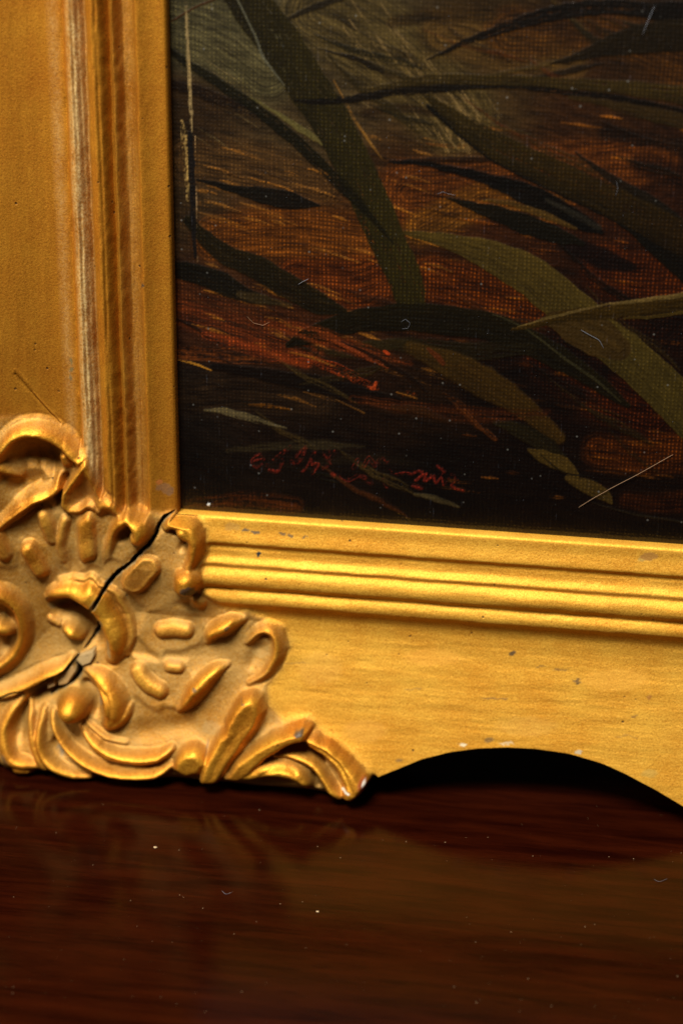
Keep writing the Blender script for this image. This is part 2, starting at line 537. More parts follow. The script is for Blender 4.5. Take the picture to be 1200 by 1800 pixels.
# left volute
form('volute', [(-62, 1080, 10, 3), (-44, 1052, 14, 4.2), (-16, 1040, 16, 4.6), (10, 1046, 16, 4.6), (30, 1062, 15, 4.4), (43, 1086, 14, 4.0), (45, 1114, 13, 3.8), (35, 1142, 13, 3.6), (14, 1166, 12, 3.2), (-14, 1186, 11, 2.8)], 0.35)
form('bead', [(2, 1104, 14, 4.2), (14, 1108, 12, 3.8)], 0, 'ball')
form('ridge', [(126, 1158, 9, 2.6), (108, 1172, 14, 3.6), (80, 1184, 16, 3.8), (50, 1200, 16, 3.4), (20, 1212, 15, 3.0), (-20, 1224, 14, 2.6)], -0.35, 'soft')
# lower bead, crescent, stems
form('bead', [(130, 1238, 26, 8.4), (131, 1239, 26, 8.4)], 0, 'ball')
form('crescent', [(154, 1179, 7, 1.8), (176, 1188, 13, 4.0), (194, 1208, 19, 5.2), (204, 1232, 22, 5.6), (204, 1254, 21, 5.0), (193, 1270, 13, 3.4)], 0.45)
form('crescent_tip', [(230, 1240, 5, 1.4), (222, 1258, 8, 3.0), (206, 1272, 9, 3.6), (190, 1280, 7, 2.2)])
form('stem', [(146, 1278, 6.4, 2.2), (160, 1298, 8.8, 3.6), (182, 1316, 9.6, 4.4), (212, 1328, 10.4, 4.8), (250, 1331, 11.2, 4.8), (280, 1328, 10.4, 4.2), (302, 1316, 7.2, 2.4)], 0.15)
form('stem', [(94, 1250, 6.4, 2.2), (98, 1276, 8.0, 3.8), (112, 1301, 8.8, 4.6), (138, 1327, 9.6, 5.0), (170, 1346, 10.4, 5.2), (206, 1357, 11.2, 5.2), (244, 1360, 11.2, 5.0), (276, 1358, 10.4, 4.4), (300, 1346, 7.2, 2.6)], 0.1)
form('stem', [(148, 1268, 4.0, 1.0), (166, 1284, 4.8, 1.8), (190, 1300, 4.8, 1.8), (220, 1308, 4.8, 0.9)])
form('stem', [(78, 1246, 6.4, 1.8), (73, 1276, 8.0, 3.2), (72, 1304, 8.8, 3.8), (82, 1330, 9.6, 4.0), (102, 1350, 10.4, 4.2), (132, 1364, 10.4, 4.4), (158, 1369, 8.0, 3.4)], 0.1)
form('stem', [(50, 1236, 6.4, 1.4), (54, 1264, 8.0, 2.8), (58, 1300, 8.0, 3.2), (68, 1332, 8.0, 3.2), (80, 1352, 8.0, 2.6)])
form('leaf_lobe', [(44, 1226, 8, 1.8), (20, 1252, 11, 3.2), (8, 1282, 12, 3.6), (10, 1312, 13, 3.8), (22, 1336, 14, 4.0), (46, 1344, 13, 3.6), (66, 1348, 9, 2.2)], -0.2)
form('leaf_tip', [(30, 1356, 12, 3.8), (48, 1358, 12, 3.6)])
# right-hand side forms
form('husk', [(364, 1128, 6, 1.4), (374, 1112, 13, 4.2), (392, 1101, 16, 5.2), (410, 1093, 13, 4.6), (428, 1089, 6, 1.4)], -0.15)
form('husk', [(314, 1250, 6, 1.2), (332, 1232, 13, 4.4), (348, 1209, 16, 5.6), (364, 1191, 15, 5.2), (380, 1178, 12, 4.2), (398, 1170, 6, 1.4)], -0.15)
form('oblong_pad', [(286, 1107, 14, 2.2), (306, 1105, 15, 2.0), (328, 1107, 13, 2.4)], 0, 'flat')
form('oblong_pad', [(298, 1172, 10, 1.9), (314, 1174, 10, 1.9)], 0, 'flat')
form('curved_pad', [(243, 1178, 14, 2.4), (252, 1193, 14, 2.6), (266, 1206, 14, 2.6), (281, 1214, 14, 2.6)], 0, 'flat')
form('hook_scroll', [(432, 1132, 6, 1.4), (442, 1120, 9, 2.4), (456, 1108, 10, 3.0), (472, 1105, 12, 3.4), (486, 1116, 13, 3.6), (490, 1138, 14, 3.6), (482, 1164, 13, 3.2), (464, 1188, 10, 2.4), (438, 1204, 6, 1.0)], 0.2, 'soft')
# acanthus at the foot
form('acanthus_fold', [(400, 1366, 8, 2.0), (440, 1361, 12, 3.2), (470, 1351, 15, 4.6), (500, 1350, 17, 5.2), (524, 1358, 15, 5.0), (536, 1372, 12, 4.2), (540, 1386, 8, 2.4)])
form('acanthus_fold', [(482, 1326, 6, 1.8), (512, 1326, 8, 3.0), (540, 1334, 9, 4.0), (560, 1348, 10, 4.6), (572, 1366, 10, 4.6), (584, 1386, 11, 4.6), (596, 1400, 9, 3.6)])

# leaves given by their outline: (name, outline, height, edge width, rise to the left / right, rise up / down, hollow)
LEAVES = [
    ('acanthus_lobe', [(350, 1376), (364, 1334), (378, 1304), (386, 1288), (399, 1276), (401, 1262), (413, 1240), (428, 1221), (445, 1215), (459, 1224), (464, 1246), (457, 1268), (441, 1290), (426, 1312), (404, 1342), (384, 1376)], 5.6, 14, -0.30, -0.35, 1.2),
    ('acanthus_lobe', [(394, 1370), (420, 1334), (452, 1306), (482, 1288), (512, 1276), (534, 1269), (546, 1277), (540, 1292), (514, 1300), (480, 1320), (452, 1344), (420, 1374)], 5.2, 12, 0.0, -0.45, 0.5),
    ('acanthus_lobe', [(530, 1291), (552, 1290), (580, 1302), (608, 1325), (630, 1350), (648, 1373), (638, 1396), (618, 1408), (604, 1398), (606, 1372), (592, 1343), (568, 1321), (544, 1308)], 5.4, 15, 0.2, -0.1, 0.5),
    ('acanthus_bud', [(306, 1350), (312, 1328), (326, 1312), (346, 1307), (361, 1317), (368, 1334), (352, 1356), (330, 1366)], 4.8, 15, 0.0, -0.35, 0.6),
    ('leaf_fold', [(150, 812), (162, 838), (178, 868), (190, 886), (178, 900), (150, 896), (124, 900), (110, 888), (113, 862), (128, 840)], 4.2, 10, -0.3, -0.3, 2.6),
]
PITS = [  # hollows (x, y, radius, depth)
    [(46, 800, 30, 2.2), (72, 800, 34, 2.6), (88, 812, 26, 2.4)],
    [(30, 858, 20, 1.2), (60, 846, 22, 1.2)],
    [(116, 838, 6, 2.5), (106, 862, 9, 5.0), (98, 884, 8, 3.0)],
    [(206, 952, 10, 1.6), (222, 936, 12, 1.8)],
    [(144, 850, 9, 1.2), (144, 874, 14, 1.8)],
    [(302, 932, 7, 1.6), (306, 938, 6, 1.4)],
    [(326, 954, 10, 1.8), (320, 962, 8, 1.2)],
    [(104, 1066, 18, 2.2), (136, 1068, 24, 3.2), (158, 1092, 24, 3.2), (164, 1124, 20, 3.0)],
    [(-6, 1090, 30, 2.6), (6, 1126, 26, 2.4)],
    [(92, 1210, 14, 3.4), (60, 1226, 16, 3.2), (36, 1256, 16, 2.6), (30, 1296, 16, 2.0)],
    [(108, 1290, 7, 1.4), (96, 1310, 9, 2.2), (112, 1324, 10, 2.0)],
    [(150, 1206, 10, 2.2), (168, 1226, 10, 2.4), (168, 1254, 10, 2.0)],
    [(452, 1146, 18, 1.2), (440, 1172, 14, 0.8)],
    [(452, 1336, 12, 1.6), (500, 1310, 13, 2.0), (540, 1316, 12, 2.2), (566, 1340, 8, 2.0)],
    [(498, 1356, 5, 2.2), (500, 1357, 5, 2.2)],
    [(552, 1366, 8, 1.6), (558, 1386, 8, 1.6)],
    [(420, 1376, 8, 1.2), (460, 1378, 9, 1.4), (510, 1384, 8, 1.0)],
    [(290, 1284, 22, 0.6), (250, 1290, 22, 0.6), (330, 1278, 20, 0.6)],
]
CRACKS = [
    [(304, 902, 1.6, 1.5), (296, 906, 2.6, 3), (286, 913, 4.0, 8), (277, 927, 4.2, 9), (268, 950, 4.4, 9), (247, 970, 4.6, 9), (230, 989, 4.8, 9), (206, 1010, 5.0, 9), (190, 1026, 5.2, 10),
     (178, 1046, 4.8, 10), (168, 1060, 4.2, 9), (157, 1071, 3.6, 7)],
    [(157, 1071, 1.6, 3), (164, 1092, 1.6, 2.5), (168, 1112, 4.0, 5), (162, 1124, 4.0, 4), (148, 1142, 1.8, 3)],
    [(136, 1156, 2.4, 5), (127, 1165, 3.6, 7), (112, 1180, 3.6, 7), (82, 1193, 3.2, 6), (52, 1212, 2.6, 5), (26, 1215, 1.8, 5), (0, 1226, 2.0, 5), (-30, 1238, 2.0, 5)],
    [(134, 1160, 2.8, 5), (139, 1180, 6.5, 8), (130, 1196, 4.2, 7), (113, 1209, 2.8, 5), (86, 1226, 2.6, 4)],
]
GROOVES = [  # incised lines on the forms (x, y, radius, depth)
    [(538, 1298, 3, 0.5), (574, 1314, 4, 1.3), (604, 1342, 4, 1.4), (624, 1384, 3, 0.6)],
    [(98, 1027, 3, 0.5), (140, 1021, 3.5, 1.3), (176, 1035, 3.5, 1.5), (204, 1057, 3.5, 1.5), (222, 1088, 3.5, 1.5), (226, 1120, 3.5, 1.3), (214, 1150, 3, 0.5)],
    [(166, 1190, 3, 0.4), (190, 1212, 3.5, 1.1), (200, 1238, 3.5, 1.1), (198, 1262, 3, 0.5)],
    [(-4, 776, 3, 0.4), (22, 751, 3.5, 0.9), (60, 740, 3.5, 0.9), (100, 748, 3.5, 0.9), (134, 774, 3, 0.5)],
    [(30, 802, 4, 0.5), (44, 826, 4, 0.9), (46, 850, 4, 0.6)],
    [(56, 796, 4, 0.5), (68, 822, 4, 0.9), (70, 846, 4, 0.6)],
    [(84, 798, 4, 0.5), (90, 820, 4, 0.8), (92, 838, 4, 0.5)],
    [(90, 862, 3, 0.4), (62, 874, 3, 1.0), (34, 894, 3, 1.0), (10, 916, 3, 0.5)],
    [(108, 1308, 2.5, 0.4), (132, 1332, 2.5, 1.0), (170, 1352, 2.5, 1.0), (220, 1364, 2.5, 0.8), (270, 1364, 2.5, 0.4)],
    [(164, 1308, 2.5, 0.4), (190, 1324, 2.5, 0.9), (230, 1335, 2.5, 0.9), (276, 1334, 2.5, 0.4)],
    [(-40, 1060, 3, 0.8), (-12, 1048, 3, 1.2), (14, 1056, 3, 1.2), (32, 1082, 3, 1.2), (34, 1114, 3, 1.0), (22, 1144, 3, 0.5)],
    [(460, 1356, 3, 0.4), (486, 1342, 3, 1.0), (514, 1346, 3, 1.0), (532, 1364, 3, 0.6)],
    
    [(458, 1116, 2.5, 0.3), (476, 1118, 2.5, 0.8), (482, 1138, 2.5, 0.8), (474, 1162, 2.5, 0.4)],
]
SLABS = [   # low raised leaf grounds under the fingers and pads (outline, height)
    ([(255, 1072), (300, 1064), (350, 1072), (368, 1106), (354, 1134), (318, 1148), (292, 1147), (285, 1160), (262, 1148), (240, 1120)], 1.9),
    ([(232, 1152), (268, 1162), (300, 1160), (328, 1164), (348, 1200), (332, 1236), (314, 1250), (287, 1245), (277, 1255), (258, 1242), (236, 1226), (228, 1180)], 2.1),
    ([(262, 1074), (214, 1040), (236, 982), (284, 934), (322, 914), (348, 946), (346, 1000), (340, 1058), (300, 1064)], 1.8),
    ([(34, 952), (58, 944), (82, 962), (98, 1000), (86, 1022), (56, 1016), (38, 990)], 1.4),
    ([(66, 902), (92, 898), (122, 904), (126, 960), (118, 1004), (98, 990), (80, 950)], 1.4),
    ([(132, 904), (172, 900), (182, 950), (176, 1000), (140, 1004), (130, 960)], 1.5),
    ([(186, 990), (186, 950), (214, 902), (262, 908), (256, 950), (214, 996)], 1.5),
    ([(-20, 936), (8, 934), (30, 970), (24, 1002), (-10, 1000)], 1.3),
]
CHIPS = [  # loose gesso flakes in the break (polygons, height)
    ([(78, 1202), (96, 1193), (97, 1210), (81, 1217)], -0.6),
    ([(99, 1192), (112, 1184), (128, 1170), (134, 1182), (118, 1205), (100, 1210)], -0.3),
    ([(131, 1162), (140, 1151), (166, 1141), (168, 1153), (160, 1167), (144, 1174)], 0.0),
]
PLATE = [(-300, 735), (-60, 742), (20, 738), (70, 736), (112, 752), (146, 790), (158, 830), (182, 868), (205, 896), (236, 893), (264, 906), (286, 908), (310, 904), (340, 906),
         (359, 930), (361, 965), (352, 1000), (356, 1050), (392, 1074), (436, 1078), (470, 1092), (500, 1106), (508, 1140), (492, 1180), (470, 1208), (470, 1246), (498, 1270), (540, 1262), (566, 1290), (604, 1316),
         (640, 1352), (662, 1380), (640, 1440), (300, 1460), (-300, 1460)]


def poly_sd(px, py, poly):
    """signed distance to polygon, positive inside"""
    P = np.asarray(poly, float)
    d2 = np.full(px.shape, 1e18)
    ins = np.zeros(px.shape, bool)
    for i in range(len(P)):
        a, b = P[i], P[(i + 1) % len(P)]
        dx, dy = b - a
        t = np.clip(((px - a[0]) * dx + (py - a[1]) * dy) / (dx * dx + dy * dy + 1e-9), 0, 1)
        d2 = np.minimum(d2, (px - a[0] - t * dx) ** 2 + (py - a[1] - t * dy) ** 2)
        c = ((a[1] > py) != (b[1] > py)) & (px < (b[0] - a[0]) * (py - a[1]) / (b[1] - a[1] + 1e-12) + a[0])
        ins ^= c
    return np.sqrt(d2) * np.where(ins, 1, -1)


def profile(t, kind):
    t = np.clip(np.abs(t), 0, 1)
    if kind == 'ball':
        return np.sqrt(np.clip(1 - t * t, 0, 1))
    if kind == 'flat':
        return np.clip(1 - t ** 3.2, 0, 1) ** 0.9
    if kind == 'plate':
        return np.clip(1 - t ** 9, 0, 1) * (0.72 + 0.28 * np.exp(-((t - 0.74) / 0.16) ** 2))
    if kind == 'soft':
        return 0.5 + 0.5 * np.cos(np.pi * t)
    return np.clip(1 - t * t, 0, 1) ** 0.9


def base_height(X, Z):
    """bare rails: both rails share one moulding, mitred along the diagonal"""
    sl, sb = -X, -Z
    left = sl > sb
    s = np.maximum(sl, sb)
    al = np.where(left, Z, X)                                     # along the rail
    wob = 0.16 * fbm(al / 9.0, s / 3.0 + np.where(left, 0, 40), 3, 3) + 0.10 * fbm(al / 2.2, s / 1.2 + np.where(left, 0, 40), 5, 2)
    wob = wob * np.where(left, 1.5, 1.0) * np.clip((s - 1) / 4, 0, 1) * np.clip((32 - s) / 4, 0.15, 1)
    sw = np.clip(s + wob, 0, 200)
    h = np.where(left, 0.35 * hermite(sw) + 0.65 * hermite_raw(sw), hermite(sw))
    h = h + 0.10 * fbm(al / 14.0, s / 2.0 + 9, 11, 3) * np.clip((s - 4) / 8, 0, 1)
    # worn crests of the upright reeds
    h = h + np.where(left, 0.11, 0.06) * fbm(al / 5.0, s / 0.9 + 70, 23, 3) * np.clip((s - 6) / 3, 0, 1) * np.clip((30 - s) / 3, 0, 1)
    smooth = np.interp(s, [0, 3, 8, 14, 20, 26, 31], [0.3, 0.8, 1.4, 2.6, 3.6, 3.2, 1.1])
    h = h + left * np.clip((s - 5) / 3, 0, 1) * np.clip((31 - s) / 3, 0, 1) * 0.75 * (h - smooth)
    h = h - (~left) * np.clip((s - 8) / 2, 0, 1) * np.clip((30 - s) / 3, 0, 1) * (0.32 + 0.22 * fbm(al / 22.0, s / 6.0, 43, 2)) * (h - smooth)
    # fine worn flutes along the upright reeds
    ws = s + 0.22 * fbm(al / 16.0, s * 0 + 3.0, 29, 3)
    for si, dp, wd in ((9.9, 0.35, 0.30), (11.6, 0.30, 0.25), (17.6, 0.35, 0.28), (19.6, 0.30, 0.25), (23.2, 0.45, 0.25), (24.4, 0.55, 0.28), (25.6, 0.40, 0.22), (27.6, 0.45, 0.3)):
        h = h - left * 1.5 * dp * np.exp(-((ws - si) / wd) ** 2) * np.clip(0.55 + 0.9 * fbm(al / 12.0, s * 0 + si, 37, 2), 0, 1)
    return h, s, left


def ornament(px, py):
    """height over the ground plate (mm), form index, dust"""
    a = np.zeros(px.shape)
    best = np.zeros(px.shape)
    moat = np.zeros(px.shape)
    crest = np.zeros(px.shape)
    lab = np.full(px.shape, -1)
    for i, (name, rows, sh, prof) in enumerate(ORN):
        path = catmull(rows, 1.3)
        path[:, 2] *= 1.10
        path[:, 3] *= 0.95 if prof == 'ball' else 1.0
        R = path[:, 2].max() + 7
        m = (px > path[:, 0].min() - R) & (px < path[:, 0].max() + R) & (py > path[:, 1].min() - R) & (py < path[:, 1].max() + R)
        if not m.any():
            continue
        x, y = px[m], py[m]
        wx = x + 1.6 * fbm(x / 16, y / 16, 31 + i, 2)
        wy = y + 1.6 * fbm(x / 16, y / 16, 131 + i, 2)
        d, ext, t, L = stroke_field(wx, wy, path)
        mo = 0.5 * np.clip(ext[1] / 2.5, 0.3, 1) * np.exp(-((np.abs(d) - ext[0] - 1.5) / 2.6) ** 2) * np.clip(0.6 + 0.8 * fbm(x / 15, y / 15, 71 + i, 2), 0.1, 1)
        moat[m] = np.maximum(moat[m], mo)
        u = np.clip(d / ext[0], -1, 1)
        if sh:
            # the shifted crest fades out towards the ends of the form
            e = sh * np.clip(np.minimum(t, 1 - t) * L / 14.0, 0.0, 1.0)
            u = np.where(u > e, (u - e) / (1 - e), (u - e) / (1 + e))
        v = ext[1] * profile(u, prof)
        # hand modelling: faint ripples along the form
        v = v * (1 + 0.035 * fbm(x / 11, y / 11, 57 + i, 2))
        a[m] = smax(a[m], v, 0.9)
        up = (v > best[m]) & (v > 0.35 * ext[1]) & (v > 0.5)
        bl = best[m]
        bl[up] = v[up]
        best[m] = bl
        cr = crest[m]
        cr[up] = (v / np.maximum(ext[1], 0.1))[up]
        crest[m] = cr
        ll = lab[m]
        ll[up] = i
        lab[m] = ll
    for j, (name, poly, H, ew, gx, gy, hollow) in enumerate(LEAVES):
        q = np.array(poly, float)
        lo_, hi_ = q.min(0), q.max(0)
        m = (px > lo_[0] - 9) & (px < hi_[0] + 9) & (py > lo_[1] - 9) & (py < hi_[1] + 9)
        if not m.any():
            continue
        x, y = px[m], py[m]
        sd = poly_sd(x + 1.8 * fbm(x / 13, y / 13, 641 + j, 2), y + 1.8 * fbm(x / 13, y / 13, 741 + j, 2), poly) + 4.0
        t = np.clip(sd / ew, 0, 1)
        v = H * (1 - (1 - t) ** 2.2) * (1 + gx * (2 * (x - lo_[0]) / (hi_[0] - lo_[0]) - 1) + gy * (2 * (y - lo_[1]) / (hi_[1] - lo_[1]) - 1))
        hs = np.clip((sd - 0.35 * ew) / (1.7 * ew), 0, 1)
        v = v - hollow * hs * hs * (3 - 2 * hs)
        v = np.where(sd > 0, np.maximum(v, 0), 0)
        a[m] = smax(a[m], v, 0.8)
        up = (v > best[m]) & (v > 0.4)
        for arr, val in ((best, v), (crest, np.clip(v / H, 0, 1)), (lab, np.full(v.shape, len(ORN) + j))):
            t_ = arr[m]
            t_[up] = val[up]
            arr[m] = t_
    pit = np.zeros(px.shape)
    for rows in PITS:
        path = catmull(rows)
        R = path[:, 2].max() * 1.3 + 2
        m = (px > path[:, 0].min() - R) & (px < path[:, 0].max() + R) & (py > path[:, 1].min() - R) & (py < path[:, 1].max() + R)
        if not m.any():
            continue
        d, ext, t, L = stroke_field(px[m], py[m], path)
        pit[m] = np.maximum(pit[m], ext[1] * profile(d / (ext[0] * 1.25), 'soft'))
    for poly, hh in SLABS:
        m = (px > min(p[0] for p in poly) - 20) & (px < max(p[0] for p in poly) + 20) & (py > min(p[1] for p in poly) - 20) & (py < max(p[1] for p in poly) + 20)
        if not m.any():
            continue
        x, y = px[m], py[m]
        sd = poly_sd(x + 2.5 * fbm(x / 12, y / 12, 611, 2), y + 2.5 * fbm(x / 12, y / 12, 612, 2), poly)
        hh = hh * 0.5
        t = np.clip(sd / 12.0 + 0.5, 0, 1)
        slab = hh * t * t * (3 - 2 * t) * (1 - 0.45 * np.clip((sd - 4) / 18, 0, 1))
        a[m] = a[m] + slab * np.clip(1 - a[m] / 6.0, 0.3, 1)
    a = a - 1.3 * pit * np.clip(1 - best / 3.0, 0, 1) - moat * np.clip(1 - best / 1.2, 0, 1)
    for rows in GROOVES:
        path = catmull(rows, 2.0)
        R = path[:, 2].max() * 2 + 3
        m = (px > path[:, 0].min() - R) & (px < path[:, 0].max() + R) & (py > path[:, 1].min() - R) & (py < path[:, 1].max() + R)
        if not m.any():
            continue
        d, ext, t, L = stroke_field(px[m] + 1.2 * fbm(px[m] / 14, py[m] / 14, 821, 2), py[m] + 1.2 * fbm(px[m] / 14, py[m] / 14, 822, 2), path)
        a[m] = a[m] - ext[1] * np.exp(-(d / ext[0]) ** 2)
    return a, lab, best, crest


def cracks(px, py):
    c = np.zeros(px.shape)
    edge = np.zeros(px.shape)
    for rows in CRACKS:
        path = catmull(rows, 3.0)
        path[:, 2] *= 0.6
        m = (px > path[:, 0].min() - 9) & (px < path[:, 0].max() + 9) & (py > path[:, 1].min() - 9) & (py < path[:, 1].max() + 9)
        if not m.any():
            continue
        x, y = px[m], py[m]
        d, ext, t, L = stroke_field(x + 1.4 * fbm(x / 7, y / 7, 201, 2), y + 1.4 * fbm(x / 7, y / 7, 202, 2), path)
        v = ext[1] * np.clip((1.25 - np.abs(d) / ext[0]) / 0.5, 0, 1)
        c[m] = np.maximum(c[m], v)
        edge[m] = np.maximum(edge[m], np.clip((2.6 - np.abs(d) / ext[0]) / 1.2, 0, 1))
    return c, edge


# flecks, chips and stains of the gilding: (x, y, rx, ry, rgb, strength)
SPOTS = [(925, 1282, 56, 18, (196, 150, 70), 0.2), (760, 1160, 50, 16, (196, 130, 34), 0.3), (1080, 1200, 60, 20, (206, 150, 50), 0.3), (560, 1180, 40, 30, (186, 140, 62), 0.2), (640, 1290, 40, 20, (190, 136, 48), 0.3),
         (868, 1232, 26, 1.6, (96, 62, 18), 0.75), (985, 1181, 16, 1.6, (96, 62, 18), 0.7), (1012, 1200, 10, 1.8, (84, 54, 16), 0.8), (724, 1216, 16, 1.5, (110, 74, 22), 0.6), (950, 1176, 8, 1.8, (90, 58, 16), 0.7), (520, 1170, 24, 1.5, (110, 78, 30), 0.6), (1100, 1300, 20, 1.5, (120, 82, 26), 0.5), (1112, 1265, 6, 2, (90, 58, 18), 0.7),
         (333, 1030, 13, 8, (58, 44, 36), 0.95), (343, 1038, 7, 10, (62, 48, 40), 0.9), (404, 1096, 5, 5, (60, 48, 30), 0.8), (348, 1202, 6, 3, (70, 55, 30), 0.8),
         (530, 1276, 9, 6, (40, 36, 26), 0.9), (430, 1224, 7, 2, (70, 52, 30), 0.7), (612, 1383, 9, 4, (200, 196, 180), 1.0), (639, 1370, 4, 6, (215, 205, 190), 1.0),
         (637, 1372, 8, 12, (130, 42, 18), 0.75), (607, 1402, 6, 3, (190, 186, 172), 0.9), (248, 505, 3, 4, (20, 26, 24), 1.0), (452, 979, 4, 3, (20, 22, 18), 1.0),
         (430, 935, 8, 3, (48, 44, 40), 0.85), (446, 939, 7, 3, (48, 44, 40), 0.85), (405, 930, 14, 7, (120, 92, 50), 0.4), (494, 943, 7, 3, (60, 48, 34), 0.8), (508, 945, 5, 3, (60, 48, 34), 0.8),
         (535, 949, 7, 2, (70, 56, 34), 0.8), (1140, 984, 18, 6, (118, 76, 22), 0.8), (1128, 988, 8, 4, (132, 116, 60), 0.6), (122, 640, 4, 6, (58, 70, 42), 0.7), (124, 655, 4, 4, (58, 70, 42), 0.7),
         (121, 668, 3, 3, (50, 60, 44), 0.7), (899, 1153, 5, 4, (40, 26, 12), 0.9), (1015, 1203, 5, 2, (50, 34, 14), 0.85), (1139, 1230, 6, 4, (120, 62, 14), 0.7),
         (814, 1316, 7, 3, (196, 184, 150), 0.9), (890, 1312, 14, 3, (186, 168, 130), 0.7), (858, 1308, 8, 4, (78, 60, 34), 0.7), (1016, 1327, 7, 4, (170, 156, 128), 0.9), (1140, 1366, 14, 7, (150, 122, 48), 0.6),
         (700, 1343, 8, 3, (92, 66, 34), 0.7), (285, 862, 12, 8, (88, 62, 50), 0.6), (276, 852, 6, 5, (150, 72, 30), 0.6), (297, 868, 8, 7, (70, 56, 52), 0.6), (90, 802, 13, 10, (92, 76, 44), 0.55),
         (100, 1066, 16, 7, (72, 70, 50), 0.6), (140, 1070, 20, 6, (66, 66, 50), 0.6), (170, 1094, 7, 14, (74, 68, 52), 0.7), (192, 1136, 5, 22, (112, 102, 68), 0.6), (60, 1220, 12, 10, (66, 58, 54), 0.5),
         (106, 1316, 8, 16, (92, 90, 72), 0.7), (174, 1226, 5, 20, (84, 74, 58), 0.6), (370, 1284, 18, 12, (142, 122, 78), 0.3), (456, 1148, 16, 16, (142, 118, 66), 0.3),
         (450, 1374, 22, 4, (96, 92, 88), 0.7), (364, 1312, 2, 9, (84, 62, 40), 0.5), (182, 1086, 8, 5, (66, 52, 40), 0.7), (306, 1162, 12, 5, (132, 108, 62), 0.3), (10, 1334, 9, 12, (70, 74, 68), 0.5)]


def build_field(X, Z, step=None):
    """full height of the frame at X, Z plus attributes"""
    h0, s, left = base_height(X, Z)
    px, py = px_of(X, Z, h0 + 1.8)
    # beyond the left of the ornament its mirror image about the mitre is used
    mir = np.clip((-6 - px) / 14, 0, 1) * left
    sd = poly_sd(px, py, PLATE)
    a, lab, best, crest = ornament(px, py)
    mm = mir > 0
    if mm.any():
        Xm, Zm = Z[mm], X[mm]
        qx, qy = px_of(Xm, Zm, h0[mm] + 2.0)
        a2, lab2, best2, crest2 = ornament(qx, qy)
        crest[mm] = np.where(mir[mm] > 0.5, crest2, crest[mm])
        w = mir[mm]
        a[mm] = a[mm] * (1 - w) + a2 * w
        lab[mm] = np.where(w > 0.5, np.where(lab2 >= 0, lab2 + 300, -1), lab[mm])
        best[mm] = np.where(w > 0.5, best2, best[mm])
        sd[mm] = np.where(w > 0.5, poly_sd(qx, qy, PLATE), sd[mm])
    if step is not None:
        a = 0.62 * blur(a, 0.26 / step) + 0.22 * blur(a, 0.9 / step) + 0.42 * blur(a, 2.2 / step)
    sd = sd + 3.0 * fbm(px / 14, py / 14, 77, 2)
    w = np.clip(sd / 14.0 + 0.5, 0, 1)
    w = w * w * (3 - 2 * w)
    # the ground plate irons the reeds out
    ground = np.interp(s, [0, 3, 9, 16, 24, 32, 44, 60, 72, 84, 110], [0.5, 1.4, 2.8, 3.6, 2.8, 1.4, 4.0, 8.8, 12.6, 16.4, 25])
    ground = ground + 0.14 * fbm(px / 30, py / 30, 91, 2) + 0.03 * fbm(px / 7, py / 7, 92, 2)
    h = h0 * (1 - w) + (ground + 0.25) * w
    h = h + a * np.clip((s - 0.1) / 1.6, 0, 1)
    h = h + 0.03 * fbm(px / 3.5, py / 3.5, 95, 2) * w
    for poly, hh in CHIPS:
        sdp = poly_sd(px, py, poly)
        k = np.clip(sdp / 2.0, 0, 1)
        flat = ground + hh + 1.2 + 0.02 * (px - poly[0][0])
        h = h * (1 - k) + flat * k
    ck, edge = cracks(px, py)
    inchip = np.zeros(px.shape, bool)
    for poly, hh in CHIPS:
        inchip |= poly_sd(px, py, poly) > 1.0
    ck = np.where(inchip, 0, ck)
    h = h - ck
    # scratch on the upright panel
    path = catmull([(24, 660, 2.2, 0.5), (40, 678, 2.6, 0.6), (62, 704, 2.0, 0.4), (84, 728, 1.6, 0.35), (104, 748, 1.4, 0.3)])
    m = (px > 15) & (px < 115) & (py > 650) & (py < 760)
    if m.any():
        d, ext, t, L = stroke_field(px[m], py[m], path)
        h[m] += ext[1] * (-np.exp(-(d / ext[0]) ** 2) + 0.8 * np.exp(-((d + 3) / ext[0]) ** 2))
    # dull ground
    dust = w * np.clip(1.0 - np.clip(best, 0, 9) / 3.2, 0, 1) * 0.6
    if step is not None:
        dust = blur(dust, 0.7 / step)
    dust = np.maximum(dust, 1.1 * np.clip(1 - np.abs(s - 24.0) / 3.2, 0, 1) * left * (1 - w))
    dust = np.maximum(dust, 0.2 * np.clip(1 - np.abs(s - 11) / 3.5, 0, 1) * left * (1 - w))
    dust = np.maximum(dust, 0.35 * np.clip(1 - np.abs(s - 30.5) / 2.2, 0, 1) * left * (1 - w))
    spot = np.zeros(px.shape + (4,))
    jx = px + 5 * fbm(px / 8, py / 8, 301, 3)
    jy = py + 5 * fbm(px / 8, py / 8, 302, 3)
    for (x, y, rx, ry, c, st) in SPOTS:
        m = (np.abs(px - x) < rx * 2 + 6) & (np.abs(py - y) < ry * 2 + 6)
        if not m.any():
            continue
        e = np.hypot((jx[m] - x) / rx, (jy[m] - y) / ry)
        al = np.clip((1.15 - e) / 0.35, 0, 1) * st
        sp = spot[m]
        up = al > sp[:, 3]
        sp[up, :3] = lin(c)
        sp[up, 3] = al[up]
        spot[m] = sp
    gesso = (lin((146, 112, 64)), lin((140, 106, 56)), lin((138, 114, 72)))
    for k, (poly, hh) in enumerate(CHIPS):
        m = poly_sd(px, py, poly) > 0.3
        spot[m, :3] = gesso[k]
        spot[m, 3] = 0.92
    raw = (ck > 1.2)
    spot[raw, :3] = lin((40, 30, 20))
    spot[raw, 3] = 1.0
    rim = (edge * (0.55 + 0.9 * fbm(px / 7, py / 7, 305, 3)) > 0.42) & ~raw
    spot[rim, :3] = lin((128, 108, 70))
    spot[rim, 3] = 0.75
    crest_gold = np.clip((crest - 0.55) / 0.4, 0, 1) * (lab >= 0)
